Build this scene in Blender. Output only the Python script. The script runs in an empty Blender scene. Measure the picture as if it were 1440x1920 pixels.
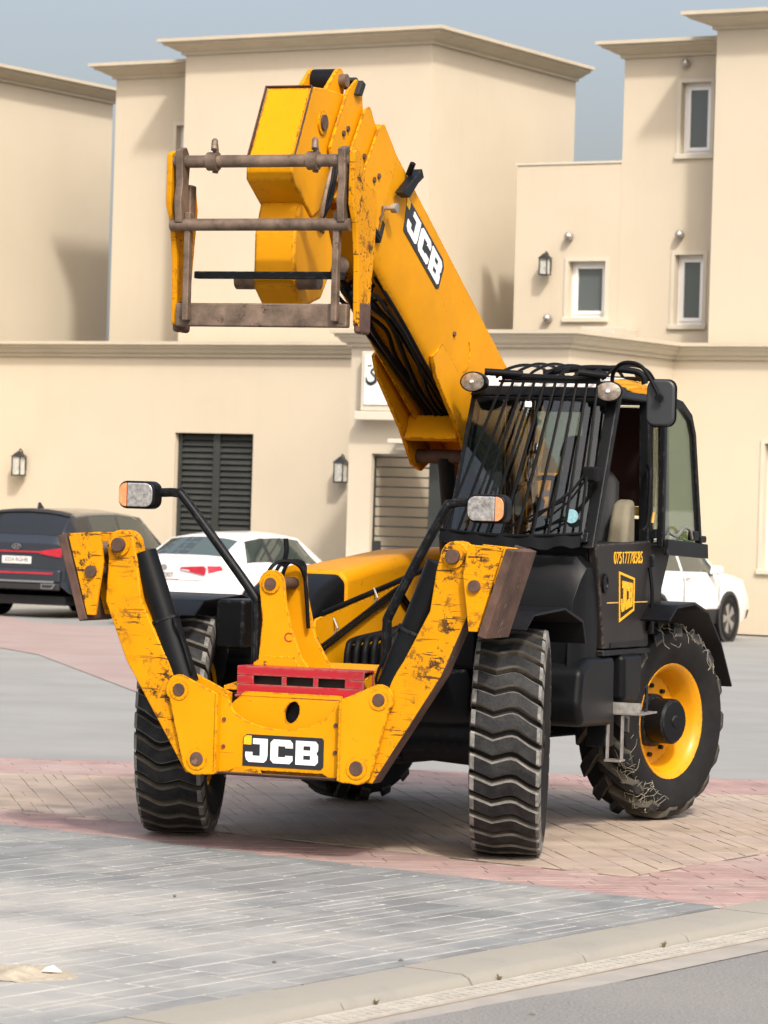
import bpy, math, random
from mathutils import Vector, Matrix
random.seed(7)
R = math.radians
scene = bpy.context.scene
C = scene.collection
# ------------------------------------------------------------------ camera
TILT, ROLL, CAMH = 0.0041, 0.0292, 2.006
ct, st, cr, sr = math.cos(TILT), math.sin(TILT), math.cos(ROLL), math.sin(ROLL)
r0, u0, f0 = Vector((1, 0, 0)), Vector((0, st, ct)), Vector((0, ct, -st))
rr, uu = cr * r0 + sr * u0, -sr * r0 + cr * u0
cam_data = bpy.data.cameras.new('camera')
cam = bpy.data.objects.new('camera', cam_data)
C.objects.link(cam)
mw = Matrix.Identity(4)
for i in range(3):
    mw[i][0], mw[i][1], mw[i][2] = rr[i], uu[i], -f0[i]
mw[2][3] = CAMH
cam.matrix_world = mw
cam_data.sensor_fit = 'HORIZONTAL'
cam_data.sensor_width = 36.0
cam_data.lens = 160.0
cam_data.clip_start = 0.5
cam_data.clip_end = 2000
cam_data.dof.use_dof = True
cam_data.dof.focus_distance = 19.6
cam_data.dof.aperture_fstop = 9.0
scene.camera = cam
# ------------------------------------------------------------------ sky, sun, exposure
SUN_DIR = Vector((-0.29, 1.00, -1.02)).normalized()      # the way the light travels
world = bpy.data.worlds.new('World')
scene.world = world
world.use_nodes = True
wn = world.node_tree
wn.nodes.clear()
wo = wn.nodes.new('ShaderNodeOutputWorld')
bg = wn.nodes.new('ShaderNodeBackground')
sky = wn.nodes.new('ShaderNodeTexSky')
sky.sky_type = 'NISHITA'
sky.sun_disc = False
sky.sun_elevation = math.asin(-SUN_DIR.z)
sky.sun_rotation = math.atan2(-SUN_DIR.x, -SUN_DIR.y)
sky.altitude = 0
sky.air_density = 1.0
sky.dust_density = 8.0
sky.ozone_density = 1.2
bg.inputs['Strength'].default_value = 0.15
hz = wn.nodes.new('ShaderNodeMix')          # even desert haze over the whole sky
hz.data_type, hz.blend_type = 'RGBA', 'ADD'
hz.inputs[0].default_value = 1.0
hz.inputs[7].default_value = (1.22, 1.21, 1.22, 1)
wn.links.new(sky.outputs[0], hz.inputs[6])
wn.links.new(hz.outputs[2], bg.inputs[0])
wn.links.new(bg.outputs[0], wo.inputs[0])
sun_data = bpy.data.lights.new('sun', 'SUN')
sun_data.energy = 2.6
sun_data.angle = R(4.0)
sun_data.color = (1.0, 0.95, 0.87)
sun = bpy.data.objects.new('sun', sun_data)
C.objects.link(sun)
sun.rotation_euler = SUN_DIR.to_track_quat('-Z', 'Y').to_euler()
vs = scene.view_settings
vs.view_transform = 'Standard'
vs.look = 'None'
vs.exposure = 0.30
vs.gamma = 1
vs.use_curve_mapping = False
scene.cycles.use_denoising = True
scene.cycles.max_bounces = 8
scene.cycles.transparent_max_bounces = 16
scene.cycles.caustics_reflective = False
scene.cycles.caustics_refractive = False

# ------------------------------------------------------------------ materials
MATS = {}
def mat(name, col, rough=0.5, metal=0.0, coat=0.0, var=0.08, vscale=3.0, bump=0.0, bscale=80.0,
        wear=0.0, wcol=(0.10, 0.055, 0.04), wscale=7.0, edge=0.0, objvar=0.0, stretch=(1, 1, 1), spec=0.5,
        dust=0.0, dcol=(0.42, 0.38, 0.32), dscale=2.0, streak=0.0, streakcol=(0.3, 0.25, 0.2), spot=None):
    m = bpy.data.materials.new(name)
    m.use_nodes = True
    nt = m.node_tree
    N, L = nt.nodes, nt.links
    b = N['Principled BSDF']
    b.inputs['Roughness'].default_value = rough
    b.inputs['Metallic'].default_value = metal
    b.inputs['Coat Weight'].default_value = coat
    b.inputs['Coat Roughness'].default_value = 0.12
    b.inputs['Specular IOR Level'].default_value = spec
    tc = N.new('ShaderNodeTexCoord')
    mp = N.new('ShaderNodeMapping')
    mp.inputs['Scale'].default_value = stretch
    L.new(tc.outputs['Object'], mp.inputs[0])
    co = mp.outputs[0]
    def noise(scale, detail=5, rgh=0.6, src=None):
        n = N.new('ShaderNodeTexNoise')
        n.inputs['Scale'].default_value = scale
        n.inputs['Detail'].default_value = detail
        n.inputs['Roughness'].default_value = rgh
        L.new(src or co, n.inputs['Vector'])
        return n.outputs['Fac']
    def mapr(src, a, bb, c, d):
        n = N.new('ShaderNodeMapRange')
        n.inputs[1].default_value, n.inputs[2].default_value = a, bb
        n.inputs[3].default_value, n.inputs[4].default_value = c, d
        L.new(src, n.inputs[0])
        return n.outputs[0]
    def math_(op, a, bb):
        n = N.new('ShaderNodeMath')
        n.operation = op
        n.use_clamp = op in ('ADD',)
        for i, v in enumerate((a, bb)):
            if isinstance(v, (int, float)):
                n.inputs[i].default_value = v
            else:
                L.new(v, n.inputs[i])
        return n.outputs[0]
    def mix(fac, a, bb):
        n = N.new('ShaderNodeMix')
        n.data_type = 'RGBA'
        if isinstance(fac, (int, float)):
            n.inputs[0].default_value = fac
        else:
            L.new(fac, n.inputs[0])
        for i, v in ((6, a), (7, bb)):
            if isinstance(v, tuple):
                n.inputs[i].default_value = (*v[:3], 1)
            else:
                L.new(v, n.inputs[i])
        return n.outputs[2]
    hsv = N.new('ShaderNodeHueSaturation')
    hsv.inputs['Color'].default_value = (*col, 1)
    val = mapr(noise(vscale), 0.3, 0.7, 1 - var, 1 + var)
    if objvar:
        oi = N.new('ShaderNodeObjectInfo')
        val = math_('MULTIPLY', val, mapr(oi.outputs['Random'], 0, 1, 1 - objvar, 1 + objvar))
    L.new(val, hsv.inputs['Value'])
    out = hsv.outputs[0]
    if dust:
        dn = noise(dscale, 6, 0.65)
        if spot:      # blown sand lies thicker round one place on the ground
            vd = N.new('ShaderNodeVectorMath')
            vd.operation = 'DISTANCE'
            vd.inputs[1].default_value = (spot[0], spot[1], 0)
            L.new(tc.outputs['Object'], vd.inputs[0])
            dn = math_('ADD', dn, mapr(vd.outputs['Value'], 0.4, spot[2], 0.24, -0.06))
        out = mix(mapr(dn, 0.42, 0.72, 0, dust), out, dcol)
    if streak:
        mp2 = N.new('ShaderNodeMapping')
        mp2.inputs['Scale'].default_value = (1, 1, 0.08)
        L.new(tc.outputs['Object'], mp2.inputs[0])
        out = mix(mapr(noise(4.0, 4, 0.6, mp2.outputs[0]), 0.55, 0.8, 0, streak), out, streakcol)
    if wear or edge:
        mask = None
        if wear:
            w1 = mapr(noise(wscale, 12, 0.82), 0.655 - 0.115 * wear, 0.675 - 0.115 * wear, 0, 0.92)
            mp3 = N.new('ShaderNodeMapping')
            mp3.inputs['Scale'].default_value = (1, 0.16, 1.6)
            mp3.inputs['Rotation'].default_value = (0.5, 0.4, 0.9)
            L.new(tc.outputs['Object'], mp3.inputs[0])
            w2 = mapr(noise(wscale * 3.6, 3, 0.5, mp3.outputs[0]), 0.76 - 0.14 * wear, 0.775 - 0.14 * wear, 0, 0.85)
            mask = math_('MULTIPLY', math_('ADD', w1, w2), mapr(noise(2.6, 3), 0.40, 0.55, 0.15, 1))
        if edge:
            bv = N.new('ShaderNodeBevel')
            bv.samples = 3
            bv.inputs['Radius'].default_value = 0.012 + (0.02 if edge < 1 else 0.045) * edge
            ge = N.new('ShaderNodeNewGeometry')
            vm = N.new('ShaderNodeVectorMath')
            vm.operation = 'DOT_PRODUCT'
            L.new(bv.outputs[0], vm.inputs[0])
            L.new(ge.outputs['True Normal'], vm.inputs[1])
            e = mapr(vm.outputs['Value'], 0.995, 0.90, 0, 1)
            if edge < 1:
                e = math_('MULTIPLY', e, mapr(noise(wscale * 3, 6, 0.7), 0.56 - 0.22 * edge, 0.60 - 0.2 * edge, 0, 1))
            else:      # paint rubbed off in ragged patches that creep in from the edges
                e = math_('ADD', math_('MULTIPLY', e, 0.42), math_('MULTIPLY', noise(wscale * 1.3, 9, 0.78), 0.9))
                e = mapr(e, 0.62, 0.66, 0, 0.95)
            mask = e if mask is None else math_('ADD', mask, e)
        out = mix(mask, out, wcol)
        rg = mapr(mask, 0, 1, rough, 0.8)
        L.new(rg, b.inputs['Roughness'])
        if coat:
            L.new(mapr(mask, 0, 1, coat, 0), b.inputs['Coat Weight'])
    L.new(out, b.inputs['Base Color'])
    if bump:
        bp = N.new('ShaderNodeBump')
        bp.inputs['Strength'].default_value = bump
        bp.inputs['Distance'].default_value = 0.01
        L.new(noise(bscale, 4, 0.6), bp.inputs['Height'])
        L.new(bp.outputs[0], b.inputs['Normal'])
    MATS[name] = m
    return m

def glass(name, tint=(0.85, 0.9, 0.88), refl=1.0, density=0.0, dcol=(0.05, 0.06, 0.06)):
    m = bpy.data.materials.new(name)
    m.use_nodes = True
    N, L = m.node_tree.nodes, m.node_tree.links
    N.clear()
    o = N.new('ShaderNodeOutputMaterial')
    tr = N.new('ShaderNodeBsdfTransparent')
    tr.inputs[0].default_value = (*tint, 1)
    gl = N.new('ShaderNodeBsdfGlossy')
    gl.inputs['Roughness'].default_value = 0.02
    fr = N.new('ShaderNodeFresnel')
    ge = N.new('ShaderNodeNewGeometry')
    io = N.new('ShaderNodeMapRange')          # the same reflection on both faces of a thin pane
    io.inputs[3].default_value, io.inputs[4].default_value = 1.5, 1 / 1.5
    L.new(ge.outputs['Backfacing'], io.inputs[0])
    L.new(io.outputs[0], fr.inputs[0])
    mu = N.new('ShaderNodeMath')
    mu.operation = 'MULTIPLY'
    mu.inputs[1].default_value = refl
    mu.use_clamp = True
    L.new(fr.outputs[0], mu.inputs[0])
    mx = N.new('ShaderNodeMixShader')
    L.new(mu.outputs[0], mx.inputs[0])
    L.new(gl.outputs[0], mx.inputs[2])
    if density:
        df = N.new('ShaderNodeBsdfDiffuse')
        df.inputs[0].default_value = (*dcol, 1)
        m2 = N.new('ShaderNodeMixShader')
        m2.inputs[0].default_value = density
        L.new(tr.outputs[0], m2.inputs[1])
        L.new(df.outputs[0], m2.inputs[2])
        L.new(m2.outputs[0], mx.inputs[1])
    else:
        L.new(tr.outputs[0], mx.inputs[1])
    L.new(mx.outputs[0], o.inputs[0])
    MATS[name] = m
    return m

YEL = (0.63, 0.270, 0.001)
mat('yellow', YEL, 0.5, spec=0.14, var=0.08, wear=0.30, wscale=12, edge=0.35, wcol=(0.10, 0.04, 0.015), dust=0.12, dscale=3, dcol=(0.45, 0.22, 0.03))
mat('yellow_boom', YEL, 0.5, spec=0.14, var=0.08, wear=0.22, wscale=9, edge=0.4, wcol=(0.12, 0.05, 0.015), dust=0.12, dscale=2.5, dcol=(0.45, 0.22, 0.03))
mat('yellow_worn', (0.60, 0.252, 0.001), 0.55, spec=0.14, var=0.10, wear=1.02, wscale=11, wcol=(0.03, 0.018, 0.014), dust=0.3, dscale=5, dcol=(0.48, 0.20, 0.01))
mat('yellow_rim', (0.62, 0.27, 0.0015), 0.4, coat=0.1, spec=0.3, var=0.05, edge=0.3, wcol=(0.15, 0.1, 0.06))
mat('rust', (0.075, 0.040, 0.028), 0.75, var=0.5, vscale=7, wear=0.5, wscale=5, wcol=(0.21, 0.13, 0.09), bump=0.3, bscale=40)
mat('rust_steel', (0.16, 0.115, 0.085), 0.55, metal=0.35, var=0.5, vscale=9, wear=0.7, wscale=8, wcol=(0.05, 0.03, 0.022), bump=0.2, bscale=60)
mat('steel', (0.45, 0.44, 0.42), 0.4, metal=0.8, var=0.3, vscale=20)
mat('black_paint', (0.005, 0.006, 0.0075), 0.42, var=0.2, vscale=3, spec=0.16, dust=0.08, dscale=3, dcol=(0.03, 0.029, 0.027), edge=0.2, wcol=(0.05, 0.05, 0.05), wscale=8)
mat('black_plastic', (0.0045, 0.0052, 0.0065), 0.42, var=0.25, spec=0.15, dust=0.2, dscale=2.5, dcol=(0.015, 0.015, 0.015))
mat('black_bar', (0.005, 0.0055, 0.0065), 0.55, var=0.2, spec=0.12)
mat('dark', (0.01, 0.01, 0.011), 0.7, var=0.2)
mat('rubber', (0.009, 0.009, 0.010), 0.75, var=0.3, vscale=6, spec=0.2, dust=0.2, dscale=4, dcol=(0.045, 0.04, 0.033), bump=0.15, bscale=50)
mat('lug_top', (0.011, 0.012, 0.0138), 0.6, var=0.35, vscale=14, spec=0.22, dust=0.5, dscale=9, dcol=(0.06, 0.059, 0.056), bump=0.35, bscale=60)
mat('lug_side', (0.135, 0.13, 0.12), 0.85, var=0.55, vscale=9, dust=0.7, dscale=8, dcol=(0.045, 0.043, 0.04))
mat('lug_worn', (0.20, 0.197, 0.185), 0.8, var=0.4, vscale=18, dust=0.9, dscale=14, dcol=(0.03, 0.03, 0.031))
mat('lug_side_dark', (0.055, 0.048, 0.038), 0.85, var=0.4, vscale=12, dust=0.5, dscale=8, dcol=(0.10, 0.09, 0.07))
mat('dirt', (0.19, 0.165, 0.13), 0.9, var=0.4, vscale=8)
mat('door_panel', (0.017, 0.0148, 0.0142), 0.42, spec=0.18, var=0.12, dust=0.25, dscale=2, dcol=(0.04, 0.033, 0.028), edge=0.3, wcol=(0.12, 0.10, 0.08))
mat('red', (0.33, 0.006, 0.016), 0.4, coat=0.2, var=0.15, wear=0.25, wscale=8, edge=0.5, wcol=(0.22, 0.10, 0.08))
mat('white_letter', (0.82, 0.83, 0.85), 0.45, var=0.03)
mat('yellow_letter', (0.85, 0.45, 0.01), 0.45, var=0.03)
mat('decal_black', (0.015, 0.017, 0.022), 0.4, var=0.1)
mat('white_roof', (0.72, 0.72, 0.71), 0.5, var=0.1, dust=0.3)
mat('lens_clear', (0.50, 0.50, 0.49), 0.14, metal=0.6, var=0.5, vscale=42, coat=0.8)
mat('lens_dim', (0.30, 0.26, 0.22), 0.2, metal=0.4, var=0.5, vscale=30, coat=0.6)
mat('straw', (0.33, 0.31, 0.25), 0.8, var=0.3, vscale=10)
mat('lens_orange', (0.75, 0.28, 0.12), 0.2, var=0.2, vscale=40, coat=1.0)
mat('seat_brown', (0.11, 0.045, 0.03), 0.8, var=0.3, vscale=8)
mat('seat_dark', (0.03, 0.03, 0.032), 0.8, var=0.2)
mat('cloth_tan', (0.19, 0.17, 0.12), 0.8, var=0.25)
mat('gold_fringe', (0.6, 0.36, 0.09), 0.5, var=0.3, vscale=30)
mat('curtain_red', (0.05, 0.012, 0.010), 0.8, var=0.2)
mat('sticker', (0.25, 0.48, 0.55), 0.5, var=0.2, vscale=60)
glass('glass', (0.62, 0.68, 0.67), 1.7)
glass('glass_green', (0.62, 0.74, 0.55), 2.2, 0.06, (0.4, 0.42, 0.3))
glass('glass_house', (0.25, 0.28, 0.29), 2.2, 0.55, (0.17, 0.20, 0.20))
glass('glass_dark', (0.10, 0.11, 0.115), 1.6, 0.5, (0.03, 0.035, 0.04))
glass('glass_car', (0.30, 0.36, 0.34), 1.8, 0.25, (0.12, 0.16, 0.15))
mat('mirror_back', (0.028, 0.032, 0.038), 0.42, var=0.15)
# houses
mat('stucco', (0.555, 0.487, 0.380), 0.9, var=0.045, vscale=0.5, bump=0.12, bscale=24, spec=0.2, streak=0.16, streakcol=(0.46, 0.385, 0.285))
mat('stucco_b', (0.54, 0.477, 0.374), 0.9, var=0.04, vscale=0.4, bump=0.12, bscale=24, spec=0.2, streak=0.14, streakcol=(0.45, 0.38, 0.285))
mat('cornice', (0.50, 0.445, 0.35), 0.85, var=0.06, vscale=1.5, spec=0.2, streak=0.3, streakcol=(0.34, 0.28, 0.20))
mat('coping', (0.57, 0.525, 0.435), 0.85, var=0.05, spec=0.2)
mat('win_frame', (0.80, 0.80, 0.80), 0.4, var=0.02)
mat('iron', (0.018, 0.02, 0.022), 0.5, var=0.2)
mat('gate_panel', (0.030, 0.034, 0.032), 0.5, var=0.2)
mat('sign_white', (0.74, 0.76, 0.72), 0.4, var=0.02)
mat('lamp_glass', (0.5, 0.5, 0.46), 0.25, var=0.3, vscale=20)
mat('interior', (0.05, 0.05, 0.05), 0.9)
# ground
mat('asphalt', (0.205, 0.202, 0.196), 0.92, var=0.38, vscale=70, bump=0.8, bscale=120, dust=0.35, dscale=0.8, dcol=(0.28, 0.267, 0.25))
mat('pave_grey', (0.175, 0.186, 0.19), 0.75, var=0.14, vscale=5, objvar=0.16, bump=0.2, bscale=30, dust=0.85, dscale=0.8, dcol=(0.38, 0.37, 0.345), spot=(-2.3, 14.6, 3.1))
mat('pave_tan', (0.33, 0.262, 0.205), 0.75, var=0.28, vscale=2.2, objvar=0.05, bump=0.5, bscale=22, dust=0.85, dscale=1.0, dcol=(0.375, 0.305, 0.27))
mat('pave_red', (0.295, 0.192, 0.178), 0.75, var=0.25, vscale=3, objvar=0.07, bump=0.5, bscale=22, dust=0.8, dscale=1.0, dcol=(0.385, 0.315, 0.285))
mat('joint_light', (0.47, 0.46, 0.435), 0.9, var=0.25, vscale=6, dust=0.75, dscale=1.5, dcol=(0.27, 0.27, 0.26))
mat('joint_dark', (0.245, 0.20, 0.155), 0.9, var=0.3, vscale=3, dust=0.95, dscale=1.3, dcol=(0.35, 0.30, 0.25))
mat('joint_red', (0.35, 0.27, 0.245), 0.9, var=0.25, vscale=6)
mat('far_grey', (0.235, 0.24, 0.235), 0.85, var=0.10, vscale=0.8, dust=0.5, dscale=0.5, dcol=(0.29, 0.28, 0.262), bump=.3, bscale=20)
mat('far_red', (0.30, 0.225, 0.212), 0.85, var=0.08, vscale=1.2, dust=0.5, dscale=0.6, dcol=(0.30, 0.27, 0.25), bump=.3, bscale=20)
mat('concrete', (0.27, 0.258, 0.228), 0.9, var=0.15, vscale=3, bump=0.3, bscale=60, dust=0.6, dscale=3, dcol=(0.20, 0.185, 0.145))
mat('gutter', (0.30, 0.28, 0.252), 0.9, var=0.12, vscale=4, bump=0.3, bscale=80)
mat('grate', (0.38, 0.36, 0.32), 0.8, var=0.15, vscale=10)
mat('sand', (0.37, 0.325, 0.25), 0.95, var=0.25, vscale=20, bump=0.6, bscale=120)
mat('paper', (0.7, 0.68, 0.62), 0.8)
mat('pebble', (0.16, 0.15, 0.13), 0.9, objvar=0.4)
mat('weed', (0.13, 0.105, 0.05), 0.9)
# cars
mat('car_white', (0.80, 0.81, 0.83), 0.3, coat=0.8, var=0.01)
mat('car_grey', (0.026, 0.033, 0.045), 0.28, metal=0.3, coat=0.9, var=0.03)
mat('car_black', (0.02, 0.02, 0.022), 0.6, var=0.1)
mat('car_silver', (0.36, 0.36, 0.36), 0.3, metal=0.7)
mat('tail_red', (0.45, 0.012, 0.03), 0.15, coat=1.0, var=0.2, vscale=12)
mat('tail_clear', (0.6, 0.55, 0.56), 0.15, coat=1.0)
mat('plate_white', (0.68, 0.68, 0.66), 0.5, var=0.02)
mat('plate_ink', (0.06, 0.06, 0.07), 0.6)

# ------------------------------------------------------------------ mesh helpers
class MB:
    def __init__(s):
        s.v, s.f, s.m = [], [], []
    def add(s, vs, fs, m=0):
        o = len(s.v)
        s.v += [tuple(p) for p in vs]
        for i, f in enumerate(fs):
            s.f.append(tuple(o + k for k in f))
            s.m.append(m[i] if isinstance(m, (list, tuple)) else m)
        return s
    def box(s, x0, x1, y0, y1, z0, z1, m=0):
        return s.hexa([(x0, y0, z0), (x1, y0, z0), (x1, y1, z0), (x0, y1, z0), (x0, y0, z1), (x1, y0, z1), (x1, y1, z1), (x0, y1, z1)], m)
    def hexa(s, p, m=0):
        return s.add(p, [(3, 2, 1, 0), (4, 5, 6, 7), (0, 1, 5, 4), (1, 2, 6, 5), (2, 3, 7, 6), (3, 0, 4, 7)], m)
    def prism(s, poly, ax, a, b, m=0, ms=None):
        """poly in the two axes other than ax (xyz order), extruded along ax from a to b"""
        ar = sum(poly[i][0] * poly[(i + 1) % len(poly)][1] - poly[(i + 1) % len(poly)][0] * poly[i][1] for i in range(len(poly)))
        if ar < 0:
            poly = poly[::-1]
            if ms:
                ms = ms[::-1][1:] + ms[::-1][:1]
        n = len(poly)
        def P(q, t):
            return {'x': (t, q[0], q[1]), 'y': (q[0], t, q[1]), 'z': (q[0], q[1], t)}[ax]
        vs = [P(q, a) for q in poly] + [P(q, b) for q in poly]
        fl = (ax == 'y')
        lo, hi = tuple(range(n)), tuple(range(n, 2 * n))
        fs = [lo if fl else lo[::-1], hi[::-1] if fl else hi]
        mm = [m, m]
        for i in range(n):
            j = (i + 1) % n
            q = (i, j, n + j, n + i)
            fs.append(q[::-1] if fl else q)
            mm.append(ms[i] if ms else m)
        if b < a:
            fs = [f[::-1] for f in fs]
        return s.add(vs, fs, mm)
    def tube(s, path, r, n=8, m=0, cap=True, closed=False):
        P = [Vector(p) for p in path]
        rs = r if isinstance(r, (list, tuple)) else [r] * len(P)
        k = len(P)
        T = []
        for i in range(k):
            a, b = P[max(i - 1, 0)], P[min(i + 1, k - 1)]
            T.append((b - a).normalized())
        up = Vector((0, 0, 1)) if abs(T[0].z) < 0.9 else Vector((1, 0, 0))
        nrm = (up - T[0] * up.dot(T[0])).normalized()
        vs, fs = [], []
        for i in range(k):
            nrm = (nrm - T[i] * nrm.dot(T[i])).normalized()
            bi = T[i].cross(nrm)
            for j in range(n):
                a = 2 * math.pi * j / n
                vs.append(P[i] + (nrm * math.cos(a) + bi * math.sin(a)) * rs[i])
        for i in range(k - 1):
            for j in range(n):
                j2 = (j + 1) % n
                fs.append((i * n + j, i * n + j2, (i + 1) * n + j2, (i + 1) * n + j))
        if cap:
            fs.append(tuple(range(n))[::-1])
            fs.append(tuple((k - 1) * n + j for j in range(n)))
        return s.add(vs, fs, m)
    def cyl(s, p0, p1, r, n=20, m=0, r1=None):
        return s.tube([p0, p1], [r, r if r1 is None else r1], n, m)
    def lathe(s, prof, n=48, m=0, c=(0, 0, 0), closed=False):
        """prof = [(radius, y)], turned about the y axis through c"""
        vs, fs, mm = [], [], []
        k = len(prof)
        for i in range(n):
            a = 2 * math.pi * i / n
            for r, y in prof:
                vs.append((c[0] + r * math.cos(a), c[1] + y, c[2] + r * math.sin(a)))
        for i in range(n):
            i2 = (i + 1) % n
            for j in range(k if closed else k - 1):
                j2 = (j + 1) % k
                fs.append((i * k + j, i2 * k + j, i2 * k + j2, i * k + j2))
                mm.append(m[j] if isinstance(m, (list, tuple)) else m)
        return s.add(vs, fs, mm)
    def build(s, name, mats, parent=None, bevel=0.0, smooth=None, seg=2, loc=None, rot=None):
        me = bpy.data.meshes.new(name)
        me.from_pydata(s.v, [], s.f)
        for mm in ([mats] if isinstance(mats, str) else mats):
            me.materials.append(MATS[mm])
        me.polygons.foreach_set('material_index', s.m)
        me.update()
        o = bpy.data.objects.new(name, me)
        C.objects.link(o)
        if parent is not None:
            o.parent = parent
        if loc is not None:
            o.location = loc
        if rot is not None:
            o.rotation_euler = rot
        if smooth:
            me.polygons.foreach_set('use_smooth', [True] * len(me.polygons))
            me.set_sharp_from_angle(angle=R(smooth))
        if bevel:
            b = o.modifiers.new('bevel', 'BEVEL')
            b.width = bevel
            b.segments = seg
            b.limit_method = 'ANGLE'
            b.angle_limit = R(35)
            b.harden_normals = True
            if not smooth:
                me.polygons.foreach_set('use_smooth', [True] * len(me.polygons))
                me.set_sharp_from_angle(angle=R(80))
        return o

def tag(o, label, cat=None, group=None, kind=None):
    o['label'] = label
    if cat:
        o['category'] = cat
    if group:
        o['group'] = group
    if kind:
        o['kind'] = kind
    return o
def empty(name, loc=(0, 0, 0), rz=0.0):
    o = bpy.data.objects.new(name, None)
    o.empty_display_size = 0.3
    C.objects.link(o)
    o.location = loc
    o.rotation_euler = (0, 0, rz)
    return o
def copy_tree(o, parent=None):
    c = o.copy()
    C.objects.link(c)
    c.parent = parent
    for ch in list(o.children):
        copy_tree(ch, c)
    return c
def arc(cx, cy, r, a0, a1, n=8):
    return [(cx + r * math.cos(R(a0 + (a1 - a0) * i / n)), cy + r * math.sin(R(a0 + (a1 - a0) * i / n))) for i in range(n + 1)]
def smooth_path(pts, n=6):
    """Catmull-Rom through the points"""
    P = [Vector(p) for p in pts]
    P = [2 * P[0] - P[1]] + P + [2 * P[-1] - P[-2]]
    out = []
    for i in range(1, len(P) - 2):
        for k in range(n):
            t = k / n
            a, b, c, d = P[i - 1:i + 3]
            out.append(0.5 * ((2 * b) + (c - a) * t + (2 * a - 5 * b + 4 * c - d) * t * t + (3 * b - 3 * c + d - a) * t ** 3))
    out.append(P[-2])
    return out
def rrect(x0, x1, y0, y1, r, n=4):
    return arc(x1 - r, y1 - r, r, 0, 90, n) + arc(x0 + r, y1 - r, r, 90, 180, n) + arc(x0 + r, y0 + r, r, 180, 270, n) + arc(x1 - r, y0 + r, r, 270, 360, n)
# block lettering, each letter a list of simple polygons in a unit box
LET = {
    'J': [[(0.34, 1), (1, 1), (1, .28), (.96, .1), (.84, 0), (.16, 0), (.04, .1), (0, .26), (0, .42), (.32, .42), (.32, .27), (.66, .27), (.66, .76), (.34, .76)]],
    'C': [[(1, .66), (1, .86), (.87, 1), (.13, 1), (0, .86), (0, .14), (.13, 0), (.87, 0), (1, .14), (1, .34), (.67, .34), (.67, .27), (.34, .27), (.34, .73), (.67, .73), (.67, .66)]],
    'B': [[(0, 0), (.34, 0), (.34, 1), (0, 1)], [(.34, 0), (.66, 0), (.66, .22), (.34, .22)], [(.34, .40), (.66, .40), (.66, .61), (.34, .61)], [(.34, .79), (.66, .79), (.66, 1), (.34, 1)],
          [(.66, 0), (.88, 0), (1, .12), (1, .38), (.92, .5), (1, .62), (1, .88), (.88, 1), (.66, 1)]],
}
def letters(mb, word, org, ux, uy, w, h, gap, nrm, t, shear=0.0, m=0):
    """extruded letters: origin bottom-left, ux/uy unit directions, nrm outward"""
    org, ux, uy, nrm = Vector(org), Vector(ux), Vector(uy), Vector(nrm)
    x = 0
    for ch in word:
        for poly in LET[ch]:
            pts = [org + ux * (x + p[0] * w + shear * p[1] * h) + uy * (p[1] * h) for p in poly]
            n = len(pts)
            ar = sum(poly[i][0] * poly[(i + 1) % n][1] - poly[(i + 1) % n][0] * poly[i][1] for i in range(n))
            if ar < 0:
                pts = pts[::-1]
            vs = pts + [p + nrm * t for p in pts]
            fs = [tuple(range(n))[::-1], tuple(range(n, 2 * n))] + [(i, (i + 1) % n, n + (i + 1) % n, n + i) for i in range(n)]
            mb.add(vs, fs, m)
        x += w + gap
    return mb
def text_obj(name, body, size, mtx, material, parent, ext=0.001, sx=1.0):
    cu = bpy.data.curves.new(name, 'FONT')
    cu.body = body
    cu.size = size
    cu.extrude = ext
    cu.align_x, cu.align_y = 'CENTER', 'CENTER'
    cu.space_character = 1.0
    tmp = bpy.data.objects.new(name + '_tmp', cu)
    C.objects.link(tmp)
    dg = bpy.context.evaluated_depsgraph_get()
    dg.update()
    me = bpy.data.meshes.new_from_object(tmp.evaluated_get(dg))
    bpy.data.objects.remove(tmp)
    bpy.data.curves.remove(cu)
    me.transform(Matrix.Diagonal((sx, 1, 1, 1)))
    me.transform(mtx)
    me.materials.clear()
    me.materials.append(MATS[material])
    o = bpy.data.objects.new(name, me)
    C.objects.link(o)
    o.parent = parent
    return o
def frame(org, x, y):
    x, y = Vector(x).normalized(), Vector(y).normalized()
    z = x.cross(y)
    m = Matrix.Identity(4)
    for i in range(3):
        m[i][0], m[i][1], m[i][2], m[i][3] = x[i], y[i], z[i], org[i]
    return m

# ------------------------------------------------------------------ ground, road, kerb, paving
def clip(poly, hp):
    """clip polygon with half planes (nx, ny, c): keep nx*x + ny*y <= c"""
    for nx, ny, c in hp:
        out = []
        for i in range(len(poly)):
            a, b = poly[i], poly[(i + 1) % len(poly)]
            da, db = nx * a[0] + ny * a[1] - c, nx * b[0] + ny * b[1] - c
            if da <= 0:
                out.append(a)
            if (da < 0 < db) or (db < 0 < da):
                t = da / (da - db)
                out.append((a[0] + (b[0] - a[0]) * t, a[1] + (b[1] - a[1]) * t))
        poly = out
        if len(poly) < 3:
            return []
    return poly
def halfplanes(poly):
    ar = sum(poly[i][0] * poly[(i + 1) % len(poly)][1] - poly[(i + 1) % len(poly)][0] * poly[i][1] for i in range(len(poly)))
    if ar < 0:
        poly = poly[::-1]
    hp = []
    for i in range(len(poly)):
        a, b = poly[i], poly[(i + 1) % len(poly)]
        nx, ny = b[1] - a[1], a[0] - b[0]
        l = math.hypot(nx, ny)
        hp.append((nx / l, ny / l, (nx * a[0] + ny * a[1]) / l))
    return hp
def sheet(name, poly, z, m, label, kind='structure'):
    mb = MB().add([(x, y, z) for x, y in poly], [tuple(range(len(poly)))])
    o = mb.build(name, m)
    if o.data.polygons[0].normal.z < 0:
        o.data.flip_normals()
    tag(o, label, kind=kind)
    return o
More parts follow.
